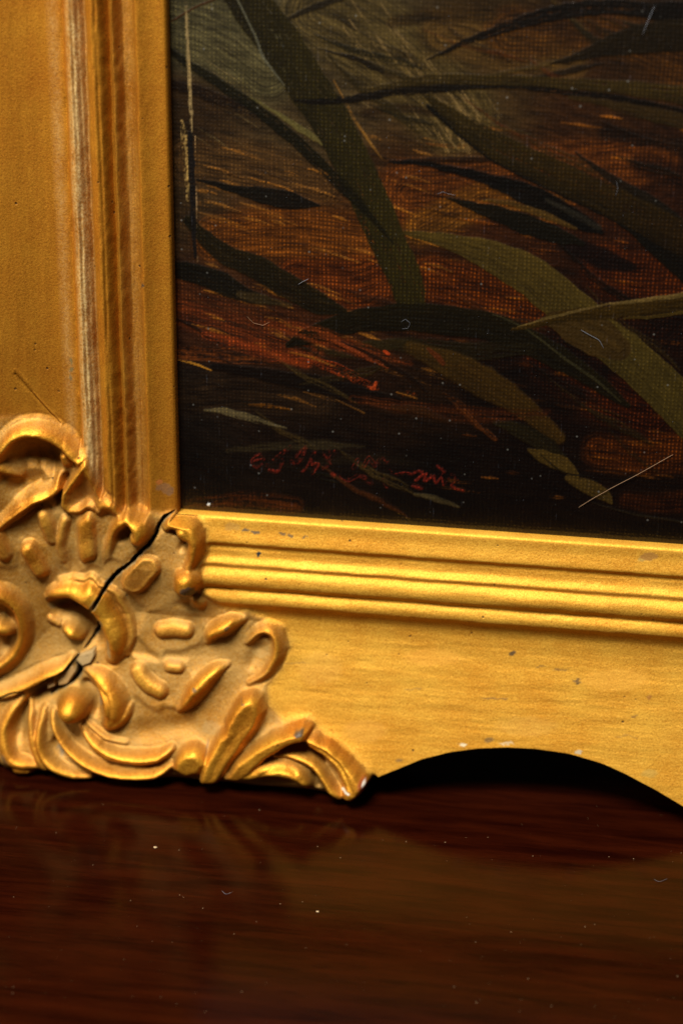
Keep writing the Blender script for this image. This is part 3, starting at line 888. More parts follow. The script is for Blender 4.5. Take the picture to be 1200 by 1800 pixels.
    if step is not None:
        crest_gold = blur(crest_gold, 0.35 / step)
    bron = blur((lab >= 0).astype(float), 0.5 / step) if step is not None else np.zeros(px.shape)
    dust = np.stack([dust, crest_gold, bron], -1)
    return h, s, left, w, lab, dust, spot, px, py


BACK = -24.0
STEP = 0.25
frame = thing('picture_frame', 'old gilt picture frame with scrolled plaster corner standing on the table', 'picture frame', (0, 0, 0))


def sheet_with_edge(Xc, Zr):
    """grid over columns Xc and rows Zr (top to bottom), its lower rows squeezed onto the scalloped outline,
    then rolled round the lower edge to the back"""
    zo = outline(Xc)
    zlow = Zr[-1]
    zk = -46.0
    ZZ = np.repeat(Zr[:, None], len(Xc), 1)
    f = np.clip((ZZ - zk) / (zlow - zk), 0, 1)
    Z = np.where(ZZ < zk, zk + f * (zo[None, :] - zk), ZZ)
    X = np.repeat(Xc[None, :], len(Zr), 0)
    return X, Z


def with_wall(P, attrs):
    """append rows: rounded arris, then the underside running back"""
    last = P[-1]
    rows = []
    for dz, dh in ((-0.25, 0.5), (-0.25, 1.2), (0.1, 4.0)):
        r = last.copy()
        r[:, 2] = np.maximum(r[:, 2] + dz, -ZTAB + 0.02)
        r[:, 1] = r[:, 1] + dh
        rows.append(r)
    r = rows[-1].copy()
    r[:, 1] = -BACK
    r[:, 2] += 0.3
    rows.append(r)
    P2 = np.concatenate([P, np.stack(rows)], 0)
    A2 = {k: (t, np.concatenate([v, np.repeat(v[-1:], len(rows), 0)], 0)) for k, (t, v) in attrs.items()}
    return P2, A2, len(rows)


def place(X, Z, h):
    return np.stack([X * MM, -h * MM, (Z + ZTAB) * MM], -1)


ZCUT, XCUT = 36.0, 68.0            # where the corner sheet hands over to the plain rails
xs_c = np.arange(-XOUT, XCUT + 1e-6, STEP)
zs_c = np.arange(ZCUT, -88.0 - 1e-6, -STEP)


def to_world(P):
    P = P.copy()
    P[..., 1] *= MM
    P[..., 0] *= MM
    P[..., 2] = (P[..., 2] + ZTAB) * MM
    return P


def cell(a):
    return a[:-1, :-1]


# --- corner sheet
X, Z = sheet_with_edge(xs_c, zs_c)
h, s, left, w, lab, dust, spot, px, py = build_field(X, Z, STEP)
dz = Z - outline(xs_c)[None, :]
h = h - w * 4.0 * np.clip(1 - dz / 5.0, 0, 1) ** 2
P = np.stack([X, -h, Z], -1)
# outer edge of the upright rail rolls back too
attrs = {'dust': ('FLOAT_VECTOR', dust), 'spot': ('FLOAT_COLOR', spot)}
P, attrs, ne = with_wall(P, attrs)


def pad(a):
    return np.concatenate([a, np.repeat(a[-1:], ne, 0)], 0)


lab, s, left, w = pad(lab), pad(s), pad(left), pad(w)
Xp, Zp = P[..., 0], P[..., 2]
keep = ~((cell(Xp) > -0.01) & (Zp[1:, 1:] > -0.01))

# part labels for the rails: strips by distance from the sight edge
EDGES = [0, 7.9, 14.6, 21.4, 28.5, 400]
NAMES = ['sight_strip', 'reed', 'reed', 'reed', 'cove_panel']


def strip_index(s):
    return np.clip(np.searchsorted(EDGES, s, side='right') - 1, 0, 4)


left_rail = thing('upright_rail', '', '')
for k in ('label', 'category'):
    del left_rail[k]
left_rail.parent = frame
bottom_rail = thing('lower_rail', '', '')
for k in ('label', 'category'):
    del bottom_rail[k]
bottom_rail.parent = frame

GROUND = 900
cl = np.where(w > 0.5, GROUND, np.where(left, 700, 800) + strip_index(s))
cl = np.where((lab >= 0) & (w > 0.0), lab, cl)
cl = cell(cl)
split_grid(to_world(P), keep, cl, attrs)

# sheet edge at the sight opening: a lip running back to the canvas
DEPTH = 3.2                       # canvas lies this far behind the sight edge


def lip(name, A, B, mat, parent, along):
    n = max(2, int(abs(B - A) / 1.0))
    t = np.linspace(A, B, n)
    hh = [0.0, -0.4, -DEPTH - 1.5]
    off = [0.0, 0.25, 0.25]
    rows = []
    for hv, ov in zip(hh, off):
        if along == 'x':
            rows.append(np.stack([t, np.full(n, -hv), np.full(n, ov)], -1))
        else:
            rows.append(np.stack([np.full(n, ov), np.full(n, -hv), t], -1))
    G = to_world(np.stack(rows))
    nr, nc = G.shape[:2]
    idx = np.arange(nr * nc).reshape(nr, nc)
    q = np.stack([idx[:-1, :-1], idx[:-1, 1:], idx[1:, 1:], idx[1:, :-1]], -1).reshape(-1, 4)
    return mesh_obj(name, G.reshape(-1, 3), q, mat, parent, None,
                    {'dust': ('FLOAT_VECTOR', np.zeros((nr * nc, 3))), 'spot': ('FLOAT_COLOR', np.zeros((nr * nc, 4)))})


XR, ZU = 215.0, 205.0
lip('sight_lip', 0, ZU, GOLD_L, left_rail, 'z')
lip('sight_lip', 0, XR, GOLD_B, bottom_rail, 'x')

# --- plain upright rail above the ornament
zs_l = np.concatenate([np.arange(ZU, ZCUT, -0.7), [ZCUT]])
xs_l = xs_c[xs_c < 0.001]
X, Z = np.meshgrid(xs_l, zs_l)
h, s, left, w, lab, dust, spot, px, py = build_field(X, Z)
P = to_world(np.stack([X, -h, Z], -1))
cl = cell(700 + strip_index(s))
split_grid(P, np.ones(cl.shape, bool), cl,
           {'dust': ('FLOAT_VECTOR', dust), 'spot': ('FLOAT_COLOR', spot)})

# --- plain lower rail to the right
xs_b = np.concatenate([[XCUT], np.arange(XCUT + 0.5, XR + 0.1, 0.5)])
zs_b = zs_c[zs_c < 0.001]
X, Z = sheet_with_edge(xs_b, zs_b)
h, s, left, w, lab, dust, spot, px, py = build_field(X, Z)
P = np.stack([X, -h, Z], -1)
P, attrs, ne = with_wall(P, {'dust': ('FLOAT_VECTOR', dust), 'spot': ('FLOAT_COLOR', spot)})
cl = cell(800 + strip_index(pad(s)))
split_grid(to_world(P), np.ones(cl.shape, bool), cl, attrs)

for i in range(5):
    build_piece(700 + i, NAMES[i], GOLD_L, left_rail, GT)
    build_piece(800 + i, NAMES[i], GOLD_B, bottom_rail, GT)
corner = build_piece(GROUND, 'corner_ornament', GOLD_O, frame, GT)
corner['label'] = 'plaster corner ornament of scrolls, beads and leaves, cracked along the mitre'
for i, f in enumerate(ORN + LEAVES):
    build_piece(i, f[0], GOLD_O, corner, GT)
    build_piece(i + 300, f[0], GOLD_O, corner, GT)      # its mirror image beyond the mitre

# --- back board closing the frame behind
import bmesh


def box(name, lo, hi, mat, parent):
    bm = bmesh.new()
    bmesh.ops.create_cube(bm, size=1)
    for v in bm.verts:
        for k in range(3):
            v.co[k] = lo[k] if v.co[k] < 0 else hi[k]
    me = bpy.data.meshes.new(name)
    bm.to_mesh(me)
    bm.free()
    me.materials.append(mat)
    o = bpy.data.objects.new(name, me)
    scene.collection.objects.link(o)
    o.parent = parent
    return o


BACKM = plain_material('bare_back_wood', (0.10, 0.055, 0.025), 0.8)
box('back_board', (-XOUT * MM, 24.2 * MM, 22 * MM), (XR * MM, 28 * MM, (ZU + ZTAB) * MM), BACKM, frame)


# ------------------------------------------------------------------ the painting
PH = -DEPTH
STROKES = []      # name or None, rows (x, y, half width), colour, alpha, edge softness, thin (how far the weave shows), dry


def brush(rows, col, alpha=1.0, soft=1.5, thin=0.1, name=None, dry=0.0, col2=None, shade=0.0):
    STROKES.append((name, rows, col, alpha, soft, thin, dry, col2, shade))


# broad washes
brush([(300, 30, 70), (380, 60, 80), (470, 120, 60)], (68, 68, 54), 0.75, 50, 0.3)
brush([(560, 20, 70), (680, 90, 80), (800, 200, 70)], (66, 58, 36), 0.8, 40, 0.2)
brush([(780, 60, 40), (900, 90, 40), (1000, 110, 30)], (70, 54, 28), 0.8, 30, 0.3)
brush([(900, 60, 50), (1060, 55, 40), (1200, 110, 50)], (58, 36, 10), 0.8, 30, 0.6)
brush([(330, 280, 40), (450, 300, 50), (560, 330, 40)], (66, 48, 28), 0.7, 30, 0.35)
brush([(720, 340, 60), (830, 330, 50), (980, 300, 50), (1150, 280, 40)], (74, 40, 12), 0.85, 30, 0.6)
brush([(380, 420, 40), (520, 410, 50), (640, 430, 50)], (84, 48, 12), 0.8, 30, 0.6)
brush([(740, 400, 30), (860, 350, 30), (980, 360, 20)], (86, 58, 18), 0.7, 20, 0.55)
brush([(520, 490, 40), (620, 500, 50), (680, 480, 40)], (72, 34, 8), 0.85, 25, 0.75)
brush([(760, 490, 40), (860, 520, 40), (940, 545, 30)], (92, 46, 8), 0.85, 25, 0.95)
brush([(1060, 470, 40), (1120, 490, 40), (1200, 480, 50)], (74, 34, 6), 0.85, 25, 0.95)
brush([(960, 640, 40), (1040, 690, 40), (1140, 730, 40)], (66, 28, 6), 0.85, 25, 0.95)
brush([(1050, 790, 26), (1110, 800, 30), (1200, 790, 40)], (86, 44, 8), 0.7, 20, 0.95)
brush([(1120, 620, 30), (1200, 560, 40)], (34, 16, 10), 0.8, 25, 0.8)
brush([(300, 540, 30), (420, 570, 36), (540, 610, 30)], (78, 36, 16), 0.8, 25, 0.5, dry=0.3)
brush([(310, 500, 20), (420, 540, 20), (520, 560, 16)], (60, 32, 16), 0.8, 20, 0.5, dry=0.2)
brush([(310, 620, 12), (400, 625, 14), (520, 628, 12)], (88, 46, 16), 0.6, 10, 0.4, dry=0.5)
brush([(300, 700, 30), (420, 690, 40), (560, 700, 40)], (36, 26, 18), 0.8, 30, 0.3)
brush([(330, 890, 12), (420, 880, 16), (520, 888, 12)], (62, 30, 8), 0.7, 14, 0.4, dry=0.4)
brush([(1100, 880, 14), (1150, 885, 16), (1210, 880, 20)], (60, 28, 8), 0.7, 12, 0.7)
# dry dragged lights
for k in range(70):
    t = RNG.random()
    x0 = 640 + 190 * t + RNG.normal(0, 24)
    y0 = 20 + 190 * t + RNG.normal(0, 26)
    l = RNG.uniform(18, 60)
    brush([(x0, y0, 0.8), (x0 + l * 0.4, y0 + l * 0.62, 1.4), (x0 + l * 0.75, y0 + l, 0.7)], (120, 102, 72), RNG.uniform(0.3, 0.7), 1.2, 0.1, dry=0.4)
for k in range(34):
    x0, y0 = 800 + RNG.normal(0, 24), 215 + RNG.normal(0, 16)
    l = RNG.uniform(20, 50)
    brush([(x0, y0, 0.9), (x0 + l * 0.5, y0 + l, 0.9)], (130, 108, 74), RNG.uniform(0.3, 0.7), 1.2, 0.1, dry=0.4)
for k in range(150):
    x0, y0 = RNG.uniform(330, 760), RNG.uniform(230, 700)
    l = RNG.uniform(20, 90)
    c = [(140, 96, 40), (30, 16, 8), (156, 104, 36), (22, 13, 8)][k % 4]
    brush([(x0, y0, 0.8), (x0 + l * 0.5, y0 + l * 0.13, 3.2), (x0 + l, y0 + l * 0.32, 0.7)], c, RNG.uniform(0.25, 0.6), 3.0, 0.4, dry=0.4)
for k in range(150):
    x0, y0 = RNG.uniform(740, 1200), RNG.uniform(180, 880)
    l = RNG.uniform(20, 80)
    c = [(150, 92, 24), (22, 10, 5), (120, 66, 14), (18, 10, 6)][k % 4]
    brush([(x0, y0, 0.9), (x0 + l * 0.5, y0 + l * 0.06, 3.0), (x0 + l, y0 + l * 0.14, 0.8)], c, RNG.uniform(0.25, 0.6), 3.5, 0.8, dry=0.4)
for k in range(60):
    x0, y0 = RNG.uniform(310, 620), RNG.uniform(0, 240)
    l = RNG.uniform(20, 80)
    c = [(116, 104, 76), (44, 36, 22)][k % 2]
    brush([(x0, y0, 0.6), (x0 + l * 0.5, y0 + l * 0.3, 1.1), (x0 + l, y0 + l * 0.62, 0.6)], c, RNG.uniform(0.2, 0.55), 1.2, 0.2, dry=0.5)
# dark marks behind the blades
brush([(300, 148, 9), (356, 163, 10), (412, 186, 10), (469, 212, 6), (500, 226, 2)], (28, 16, 7), 0.85, 5, 0.3, dry=0.2)
brush([(300, 38, 1.5), (345, 12, 2), (384, -4, 2)], (58, 34, 12), 0.9, 1, 0.1)
brush([(500, 38, 3), (544, 16, 5), (600, -4, 6)], (32, 25, 12), 0.85, 2, 0.1)
brush([(690, 40, 10), (760, 28, 12), (860, 26, 14)], (44, 32, 12), 0.7, 10, 0.4)
brush([(558, 86, 1), (619, 101, 4), (660, 119, 6), (690, 136, 2)], (26, 19, 9), 0.9, 2, 0.1, 'brush_mark')
brush([(680, 130, 4), (740, 150, 8), (790, 175, 6)], (64, 52, 30), 0.7, 6)
brush([(640, 200, 6), (700, 190, 8), (760, 200, 6)], (40, 26, 10), 0.7, 8, 0.3)
brush([(690, 285, 3), (760, 282, 5), (860, 280, 5)], (34, 20, 8), 0.8, 4, 0.4)
brush([(1060, 235, 10), (1140, 245, 14), (1210, 260, 16)], (28, 17, 10), 0.8, 14, 0.5)
brush([(1130, 290, 20), (1200, 320, 30)], (36, 18, 8), 0.8, 20, 0.6)
brush([(990, 425, 14), (1060, 455, 20), (1110, 470, 8)], (24, 12, 9), 0.9, 8, 0.4)
brush([(840, 690, 30), (930, 680, 40), (1000, 700, 30)], (20, 12, 8), 0.75, 22, 0.5)
brush([(880, 620, 14), (960, 610, 18), (1050, 660, 20)], (20, 11, 7), 0.75, 14, 0.6)
brush([(375, 644, 6), (469, 660, 11), (544, 673, 15), (620, 691, 15), (700, 702, 4)], (19, 12, 8), 0.92, 5, 0.2, 'brush_mark')
brush([(310, 560, 1.5), (345, 578, 3), (400, 612, 1.5)], (26, 18, 12), 0.8, 2)
# thin blades half lost in the ground
for k in range(46):
    if k % 2:
        x0, y0 = RNG.uniform(620, 1180), RNG.uniform(10, 330)
    else:
        x0, y0 = RNG.uniform(380, 1120), RNG.uniform(420, 860)
    l = RNG.uniform(70, 200)
    sl = RNG.choice([0.25, 0.5, 0.75, -0.22], p=[0.35, 0.3, 0.2, 0.15])
    w_ = RNG.uniform(3, 9)
    c = [(44, 37, 16), (24, 17, 9), (66, 54, 27), (30, 29, 17), (74, 38, 12)][k % 5]
    brush([(x0 - l / 2, y0 - l * sl / 2 - 6, 1), (x0 - l * 0.1, y0, w_ * 0.8), (x0 + l * 0.25, y0 + l * sl * 0.32, w_), (x0 + l / 2, y0 + l * sl * 0.62, 1)], c, RNG.uniform(0.5, 0.85), 3.5, 0.3, dry=RNG.uniform(0.1, 0.45))
# blades
brush([(420, -30, 36), (437, 2, 36), (492, 76, 38), (544, 156, 36), (592, 232, 34), (643, 337, 33), (684, 430, 32), (706, 476, 30), (722, 524, 27), (728, 538, 20)], (50, 47, 21), 1.0, 2.6, 0.2, 'grass_blade', dry=0.06, col2=(60, 58, 26), shade=0.35)
brush([(408, -20, 1), (450, 66, 2), (462, 100, 2.5), (500, 150, 1)], (96, 100, 96), 0.7, 1.2)
brush([(586, 140, 1), (622, 208, 2.2), (650, 250, 2.2), (672, 280, 1)], (116, 84, 36), 0.75, 1.4, 0.1, dry=0.4)
brush([(292, 84, 4), (337, 116, 8), (412, 165, 9), (480, 214, 11), (544, 270, 11), (600, 326, 11), (634, 360, 8), (690, 428, 2)], (33, 33, 13), 0.95, 3.0, 0.15, 'grass_blade', dry=0.1, shade=0.3)
brush([(440, 172, 1), (490, 202, 4), (540, 234, 6), (566, 254, 2)], (88, 84, 50), 0.8, 2, 0.1, 'brush_mark')
brush([(518, 178, 2), (562, 178, 6), (620, 174, 7), (700, 160, 8), (760, 156, 9), (840, 150, 6), (919, 152, 5), (1000, 162, 6), (1080, 172, 6), (1200, 196, 5)], (25, 18, 8), 0.95, 2.6, 0.15, 'grass_blade', dry=0.1)
brush([(640, 158, 2), (750, 141, 9), (840, 140, 9), (937, 143, 9), (1087, 153, 12), (1210, 168, 17)], (66, 58, 30), 0.92, 3.2, 0.2, 'grass_blade', dry=0.15, shade=0.3)
brush([(1000, 170, 3), (1100, 188, 8), (1210, 212, 12)], (50, 38, 14), 0.9, 4, 0.2)
brush([(750, 105, 1.5), (825, 71, 6), (919, 38, 11), (994, 20, 14), (1069, 12, 13), (1125, 18, 14), (1210, 24, 22)], (23, 17, 7), 0.95, 3, 0.2, 'grass_blade', dry=0.15)
brush([(968, 114, 1.5), (1031, 94, 10), (1087, 77, 22), (1162, 64, 29), (1215, 62, 30)], (40, 33, 15), 0.95, 3, 0.15, 'grass_blade', shade=0.3)
brush([(752, 186, 4), (815, 236, 10), (890, 288, 10), (990, 336, 10), (1090, 384, 12), (1150, 430, 16), (1210, 480, 22)], (21, 20, 14), 0.96, 2, 0.1, 'grass_blade')
brush([(1010, 268, 2), (1080, 318, 8), (1150, 358, 10), (1200, 392, 6)], (26, 22, 14), 0.9, 3, 0.1)
brush([(752, 170, 5), (815, 220, 18), (880, 261, 24), (960, 300, 26), (1040, 337, 27), (1120, 378, 28), (1215, 428, 30)], (58, 51, 17), 0.96, 3.2, 0.15, 'grass_blade', dry=0.08, col2=(50, 38, 12), shade=0.5)
brush([(684, 284, 2), (750, 289, 5), (844, 312, 10), (919, 338, 19), (975, 367, 21), (1030, 394, 14), (1056, 408, 5)], (15, 14, 13), 0.97, 4, 0.05, 'grass_blade')
brush([(960, 350, 3), (1010, 378, 6), (1052, 400, 5)], (44, 42, 38), 0.7, 4)
brush([(850, 352, 1.5), (900, 358, 5), (960, 380, 7), (1010, 402, 3)], (76, 58, 24), 0.8, 2, 0.3)
brush([(788, 350, 1.5), (862, 372, 13), (919, 393, 18), (975, 412, 15), (1024, 428, 4)], (29, 28, 18), 0.97, 1.6, 0.05, 'grass_blade', shade=0.2)
brush([(345, 316, 2), (412, 333, 7), (462, 344, 15), (510, 352, 17), (562, 362, 2)], (25, 24, 23), 0.95, 2.0, 0.15, 'grass_blade')
brush([(330, 388, 8), (360, 418, 14), (394, 446, 17), (457, 473, 21), (510, 506, 22), (562, 533, 20), (604, 548, 6)], (39, 38, 22), 0.95, 3, 0.15, 'grass_blade', shade=0.3)
brush([(300, 474, 14), (345, 481, 18), (394, 500, 20), (435, 520, 13), (492, 534, 3)], (29, 30, 27), 0.95, 3, 0.15, 'grass_blade', shade=0.2)
brush([(420, 516, 6), (460, 526, 9), (510, 536, 3)], (56, 46, 26), 0.8, 5, 0.3)
brush([(508, 606, 6), (545, 590, 16), (620, 566, 20), (700, 558, 24), (780, 562, 27), (860, 575, 25), (930, 602, 24), (1000, 641, 19), (1060, 682, 13), (1102, 714, 5)], (33, 31, 13), 0.97, 2.5, 0.06, 'grass_blade', shade=0.4)
brush([(866, 552, 0.8), (920, 576, 1.4), (990, 628, 2.2), (1046, 668, 2.5), (1090, 706, 1)], (70, 68, 46), 0.75, 1.2)
brush([(640, 604, 4), (720, 608, 14), (820, 618, 18), (930, 612, 10)], (44, 38, 16), 0.85, 5, 0.1, dry=0.1)
brush([(712, 410, 4), (760, 418, 10), (806, 430, 17), (868, 452, 28), (934, 487, 36), (1012, 551, 36), (1060, 592, 36), (1110, 632, 37), (1180, 698, 38), (1240, 760, 38)], (88, 78, 45), 1.0, 1.4, 0.04, 'grass_blade', col2=(82, 76, 46), shade=0.35)
brush([(974, 562, 16), (1004, 572, 30), (1050, 592, 36), (1086, 612, 22)], (60, 45, 17), 0.95, 2.0, 0.05, 'brush_mark')
brush([(898, 580, 2), (960, 564, 8), (1012, 553, 11), (1069, 549, 11), (1125, 541, 13), (1215, 533, 18)], (68, 55, 16), 0.98, 1.4, 0.05, 'grass_blade', shade=0.4)
brush([(910, 574, 1), (970, 557, 2.5), (1050, 538, 2), (1125, 528, 3.5), (1200, 518, 4)], (122, 104, 62), 0.85, 1.2)
brush([(1095, 560, 2), (1150, 556, 3), (1210, 548, 3)], (96, 80, 30), 0.7, 1.4)
brush([(720, 610, 10), (790, 640, 24), (850, 672, 28), (915, 712, 20), (980, 770, 12)], (74, 58, 26), 0.9, 5, 0.06, 'grass_blade', shade=0.3)
brush([(870, 742, 5), (920, 760, 15), (966, 786, 13), (992, 802, 3)], (44, 41, 28), 0.95, 2.5, 0.08, 'grass_blade')
brush([(928, 790, 3), (952, 802, 12), (990, 816, 13), (1010, 836, 8)], (86, 74, 44), 0.93, 2.2, 0.06, 'grass_blade', shade=0.3)
brush([(996, 842, 5), (1030, 854, 14), (1060, 870, 11), (1074, 884, 3)], (86, 74, 46), 0.93, 2.5, 0.06, 'grass_blade', shade=0.3)
brush([(950, 800, 1), (990, 830, 2), (1040, 838, 1)], (24, 20, 12), 0.8, 1.2)
# warm accents
brush([(470, 566, 8), (560, 590, 16), (640, 618, 12), (720, 640, 4)], (92, 42, 16), 0.6, 9, 0.6, dry=0.35)
brush([(360, 590, 8), (450, 612, 14), (540, 640, 8)], (96, 40, 16), 0.6, 9, 0.6, dry=0.35)
brush([(620, 700, 6), (720, 716, 12), (840, 730, 14), (960, 726, 6)], (74, 36, 14), 0.6, 9, 0.6, dry=0.3)
brush([(470, 632, 2), (520, 630, 8), (580, 644, 11), (625, 664, 9), (662, 684, 3)], (112, 44, 14), 0.8, 4, 0.6, 'brush_mark', dry=0.6)
brush([(560, 588, 1), (610, 610, 4), (650, 630, 5), (682, 645, 2)], (104, 46, 20), 0.8, 2, 0.2, 'brush_mark', dry=0.5)
brush([(600, 600, 1), (660, 628, 3), (720, 664, 4), (750, 690, 2)], (32, 18, 9), 0.9, 1.5)
brush([(646, 680, 2), (655, 682, 5), (660, 672, 3)], (128, 50, 22), 0.8, 2, 0.3, 'brush_mark', dry=0.5)
brush([(706, 696, 2), (716, 692, 6), (728, 694, 4)], (126, 56, 16), 0.8, 2.5, 0.3, 'brush_mark', dry=0.5)
brush([(676, 618, 3), (682, 622, 3)], (158, 58, 24), 0.9, 1.2)
brush([(752, 612, 2), (770, 628, 6), (780, 640, 3)], (98, 44, 14), 0.8, 3, 0.1)
brush([(780, 692, 2), (812, 716, 7), (840, 744, 8), (872, 772, 3)], (80, 42, 14), 0.75, 5, 0.3, 'brush_mark', dry=0.45)
brush([(690, 716, 4), (740, 722, 8), (790, 742, 3)], (62, 36, 14), 0.8, 5, 0.2)
brush([(436, 712, 1.5), (470, 713, 4), (512, 720, 1.5)], (98, 62, 14), 0.85, 2, 0.4, dry=0.3)
brush([(590, 702, 1), (640, 726, 1.5)], (92, 62, 24), 0.8, 1.2)
brush([(312, 632, 1), (345, 640, 2.4), (372, 651, 1)], (150, 106, 34), 0.8, 1.2, dry=0.3)
# pale and dark touches at the foot
brush([(360, 720, 2), (400, 724, 6), (450, 738, 6), (504, 753, 1)], (86, 80, 62), 0.85, 2.5, 0.3, 'brush_mark', dry=0.2)
brush([(400, 792, 3), (470, 786, 7), (560, 782, 9), (640, 786, 3)], (52, 46, 32), 0.7, 6, 0.3, dry=0.2)
brush([(560, 812, 6), (650, 806, 10), (730, 816, 4)], (34, 27, 18), 0.7, 8, 0.3)
brush([(728, 868, 2), (766, 876, 6), (806, 892, 2)], (70, 62, 42), 0.8, 3, 0.1, 'brush_mark')
brush([(1040, 884, 1), (1120, 905, 2), (1210, 918, 1.5)], (58, 52, 40), 0.6, 2)
# worn line where an older frame rubbed the canvas
brush([(327, -10, 2), (329, 60, 2.6), (332, 120, 3.2), (335, 180, 3.0), (337, 234, 2.6)], (140, 124, 94), 0.75, 2.0, 0.1, 'rub_mark', dry=0.42)
brush([(318, 214, 3), (326, 240, 7), (328, 300, 5), (330, 350, 3)], (150, 128, 84), 0.8, 2, 0.1, dry=0.6)
brush([(335, 234, 5), (337, 300, 6), (340, 370, 5), (343, 450, 3)], (25, 22, 25), 0.95, 2, 0.1, 'rub_mark', dry=0.15)
brush([(343, 240, 1.0), (345, 320, 1.2), (347, 400, 1.2), (348, 460, 0.8)], (140, 118, 94), 0.7, 1.2, 0.1, dry=0.6)
# signature in red
for rows in ([(150, 104), (118, 122), (114, 148), (134, 166), (168, 146), (184, 116)], [(128, 128), (158, 120)], [(150, 164), (186, 158)], [(205, 140), (245, 105), (290, 68)], [(200, 176), (238, 182), (256, 140), (272, 92)],
             [(326, 112), (366, 72), (332, 142), (300, 140)], [(350, 186), (372, 170), (405, 95)], [(400, 192), (424, 150), (398, 150)], [(450, 168), (482, 148), (452, 106), (470, 88)], [(480, 120), (502, 90)],
             [(492, 196), (502, 202)], [(530, 204), (570, 222), (612, 204), (642, 214)], [(606, 130), (590, 166)], [(656, 228), (670, 240)], [(640, 156), (662, 118), (690, 156), (716, 124), (744, 138)],
             [(730, 222), (746, 254)], [(756, 178), (762, 186)], [(786, 192), (830, 184), (862, 190), (892, 176), (912, 186)], [(880, 222), (904, 200), (932, 190), (922, 226), (960, 200), (976, 232), (1000, 200), (1012, 242)],
             [(1012, 242), (1050, 200), (1072, 222), (1050, 252), (1104, 272)], [(986, 156), (1014, 184)], [(870, 250), (905, 262)]):
    brush([(400 + x * 0.375, 760 + y * 0.375, 3.4) for x, y in rows], (112, 32, 26), 0.58, 3.0, 0.7, 'signature', dry=0.55)

PSTEP = 0.28
xs_p = np.arange(-1.5, XR, PSTEP)
zs_p = np.arange(ZU, -1.5, -PSTEP)
X, Z = np.meshgrid(xs_p, zs_p)
px, py = px_of(X, Z, PH)
# underpainting
ctrl = np.array([(300, 0, 72, 68, 56), (480, 40, 70, 66, 54), (640, 40, 66, 58, 40), (850, 40, 52, 38, 16), (1150, 40, 44, 28, 10), (330, 200, 46, 32, 16), (560, 200, 62, 52, 34), (800, 190, 66, 52, 30), (1050, 220, 50, 28, 10),
                 (340, 330, 56, 42, 26), (520, 400, 72, 42, 14), (720, 350, 62, 36, 12), (900, 420, 56, 28, 8), (1150, 330, 46, 22, 8), (340, 560, 52, 28, 16), (560, 560, 52, 26, 10), (800, 500, 62, 30, 7), (1100, 480, 50, 22, 6),
                 (330, 700, 26, 22, 20), (560, 720, 24, 15, 9), (780, 700, 40, 24, 10), (1000, 640, 44, 18, 6), (1180, 700, 34, 15, 7), (340, 850, 18, 14, 11), (560, 840, 20, 13, 9), (760, 850, 16, 11, 8), (950, 830, 22, 12, 6),
                 (1150, 850, 32, 17, 8), (320, 920, 22, 15, 10), (700, 930, 16, 11, 7), (1150, 960, 14, 11, 8)], float)
W = 0
C = np.zeros(px.shape + (3,))
qx = px + 30 * fbm(px / 90, py / 60, 401, 3)
qy = py + 26 * fbm(px / 90, py / 60, 402, 3)
for r in ctrl:
    w_ = 1.0 / ((qx - r[0]) ** 2 + (qy - r[1]) ** 2 + 900) ** 1.6
    W = W + w_
    C += w_[..., None] * lin(r[2:5])
C /= W[..., None]
ang = math.radians(12)
ux, uy = px * math.cos(ang) + py * math.sin(ang), -px * math.sin(ang) + py * math.cos(ang)
ux2, uy2 = ux + 12 * fbm(px / 120, py / 120, 403, 2), uy + 22 * fbm(px / 160, py / 160, 404, 2)
st = fbm(ux2 / 36, uy2 / 9.0, 405, 2)
C *= np.clip(1 + 0.45 * st + 0.35 * fbm(ux2 / 18, uy2 / 2.6, 408, 2), 0.3, 2.4)[..., None]
dk = np.clip((px - 660) / 120, 0, 1) * np.clip((py - 390) / 80, 0, 1)
C *= (1 - 0.42 * dk)[..., None]
thin = np.clip(0.30 + 0.5 * np.clip((px - 600) / 500, 0, 1) * np.clip((py - 200) / 200, 0, 1) + 0.3 * fbm(px / 60, py / 40, 406, 2), 0, 1)
thin = thin * np.where(py > 800, 0.5, 0.8) * np.clip(0.75 + 0.9 * fbm(px / 45, py / 30, 409, 2), 0.15, 1)
relief = np.zeros(px.shape)
labp = np.zeros(px.shape, int)
tags = {}
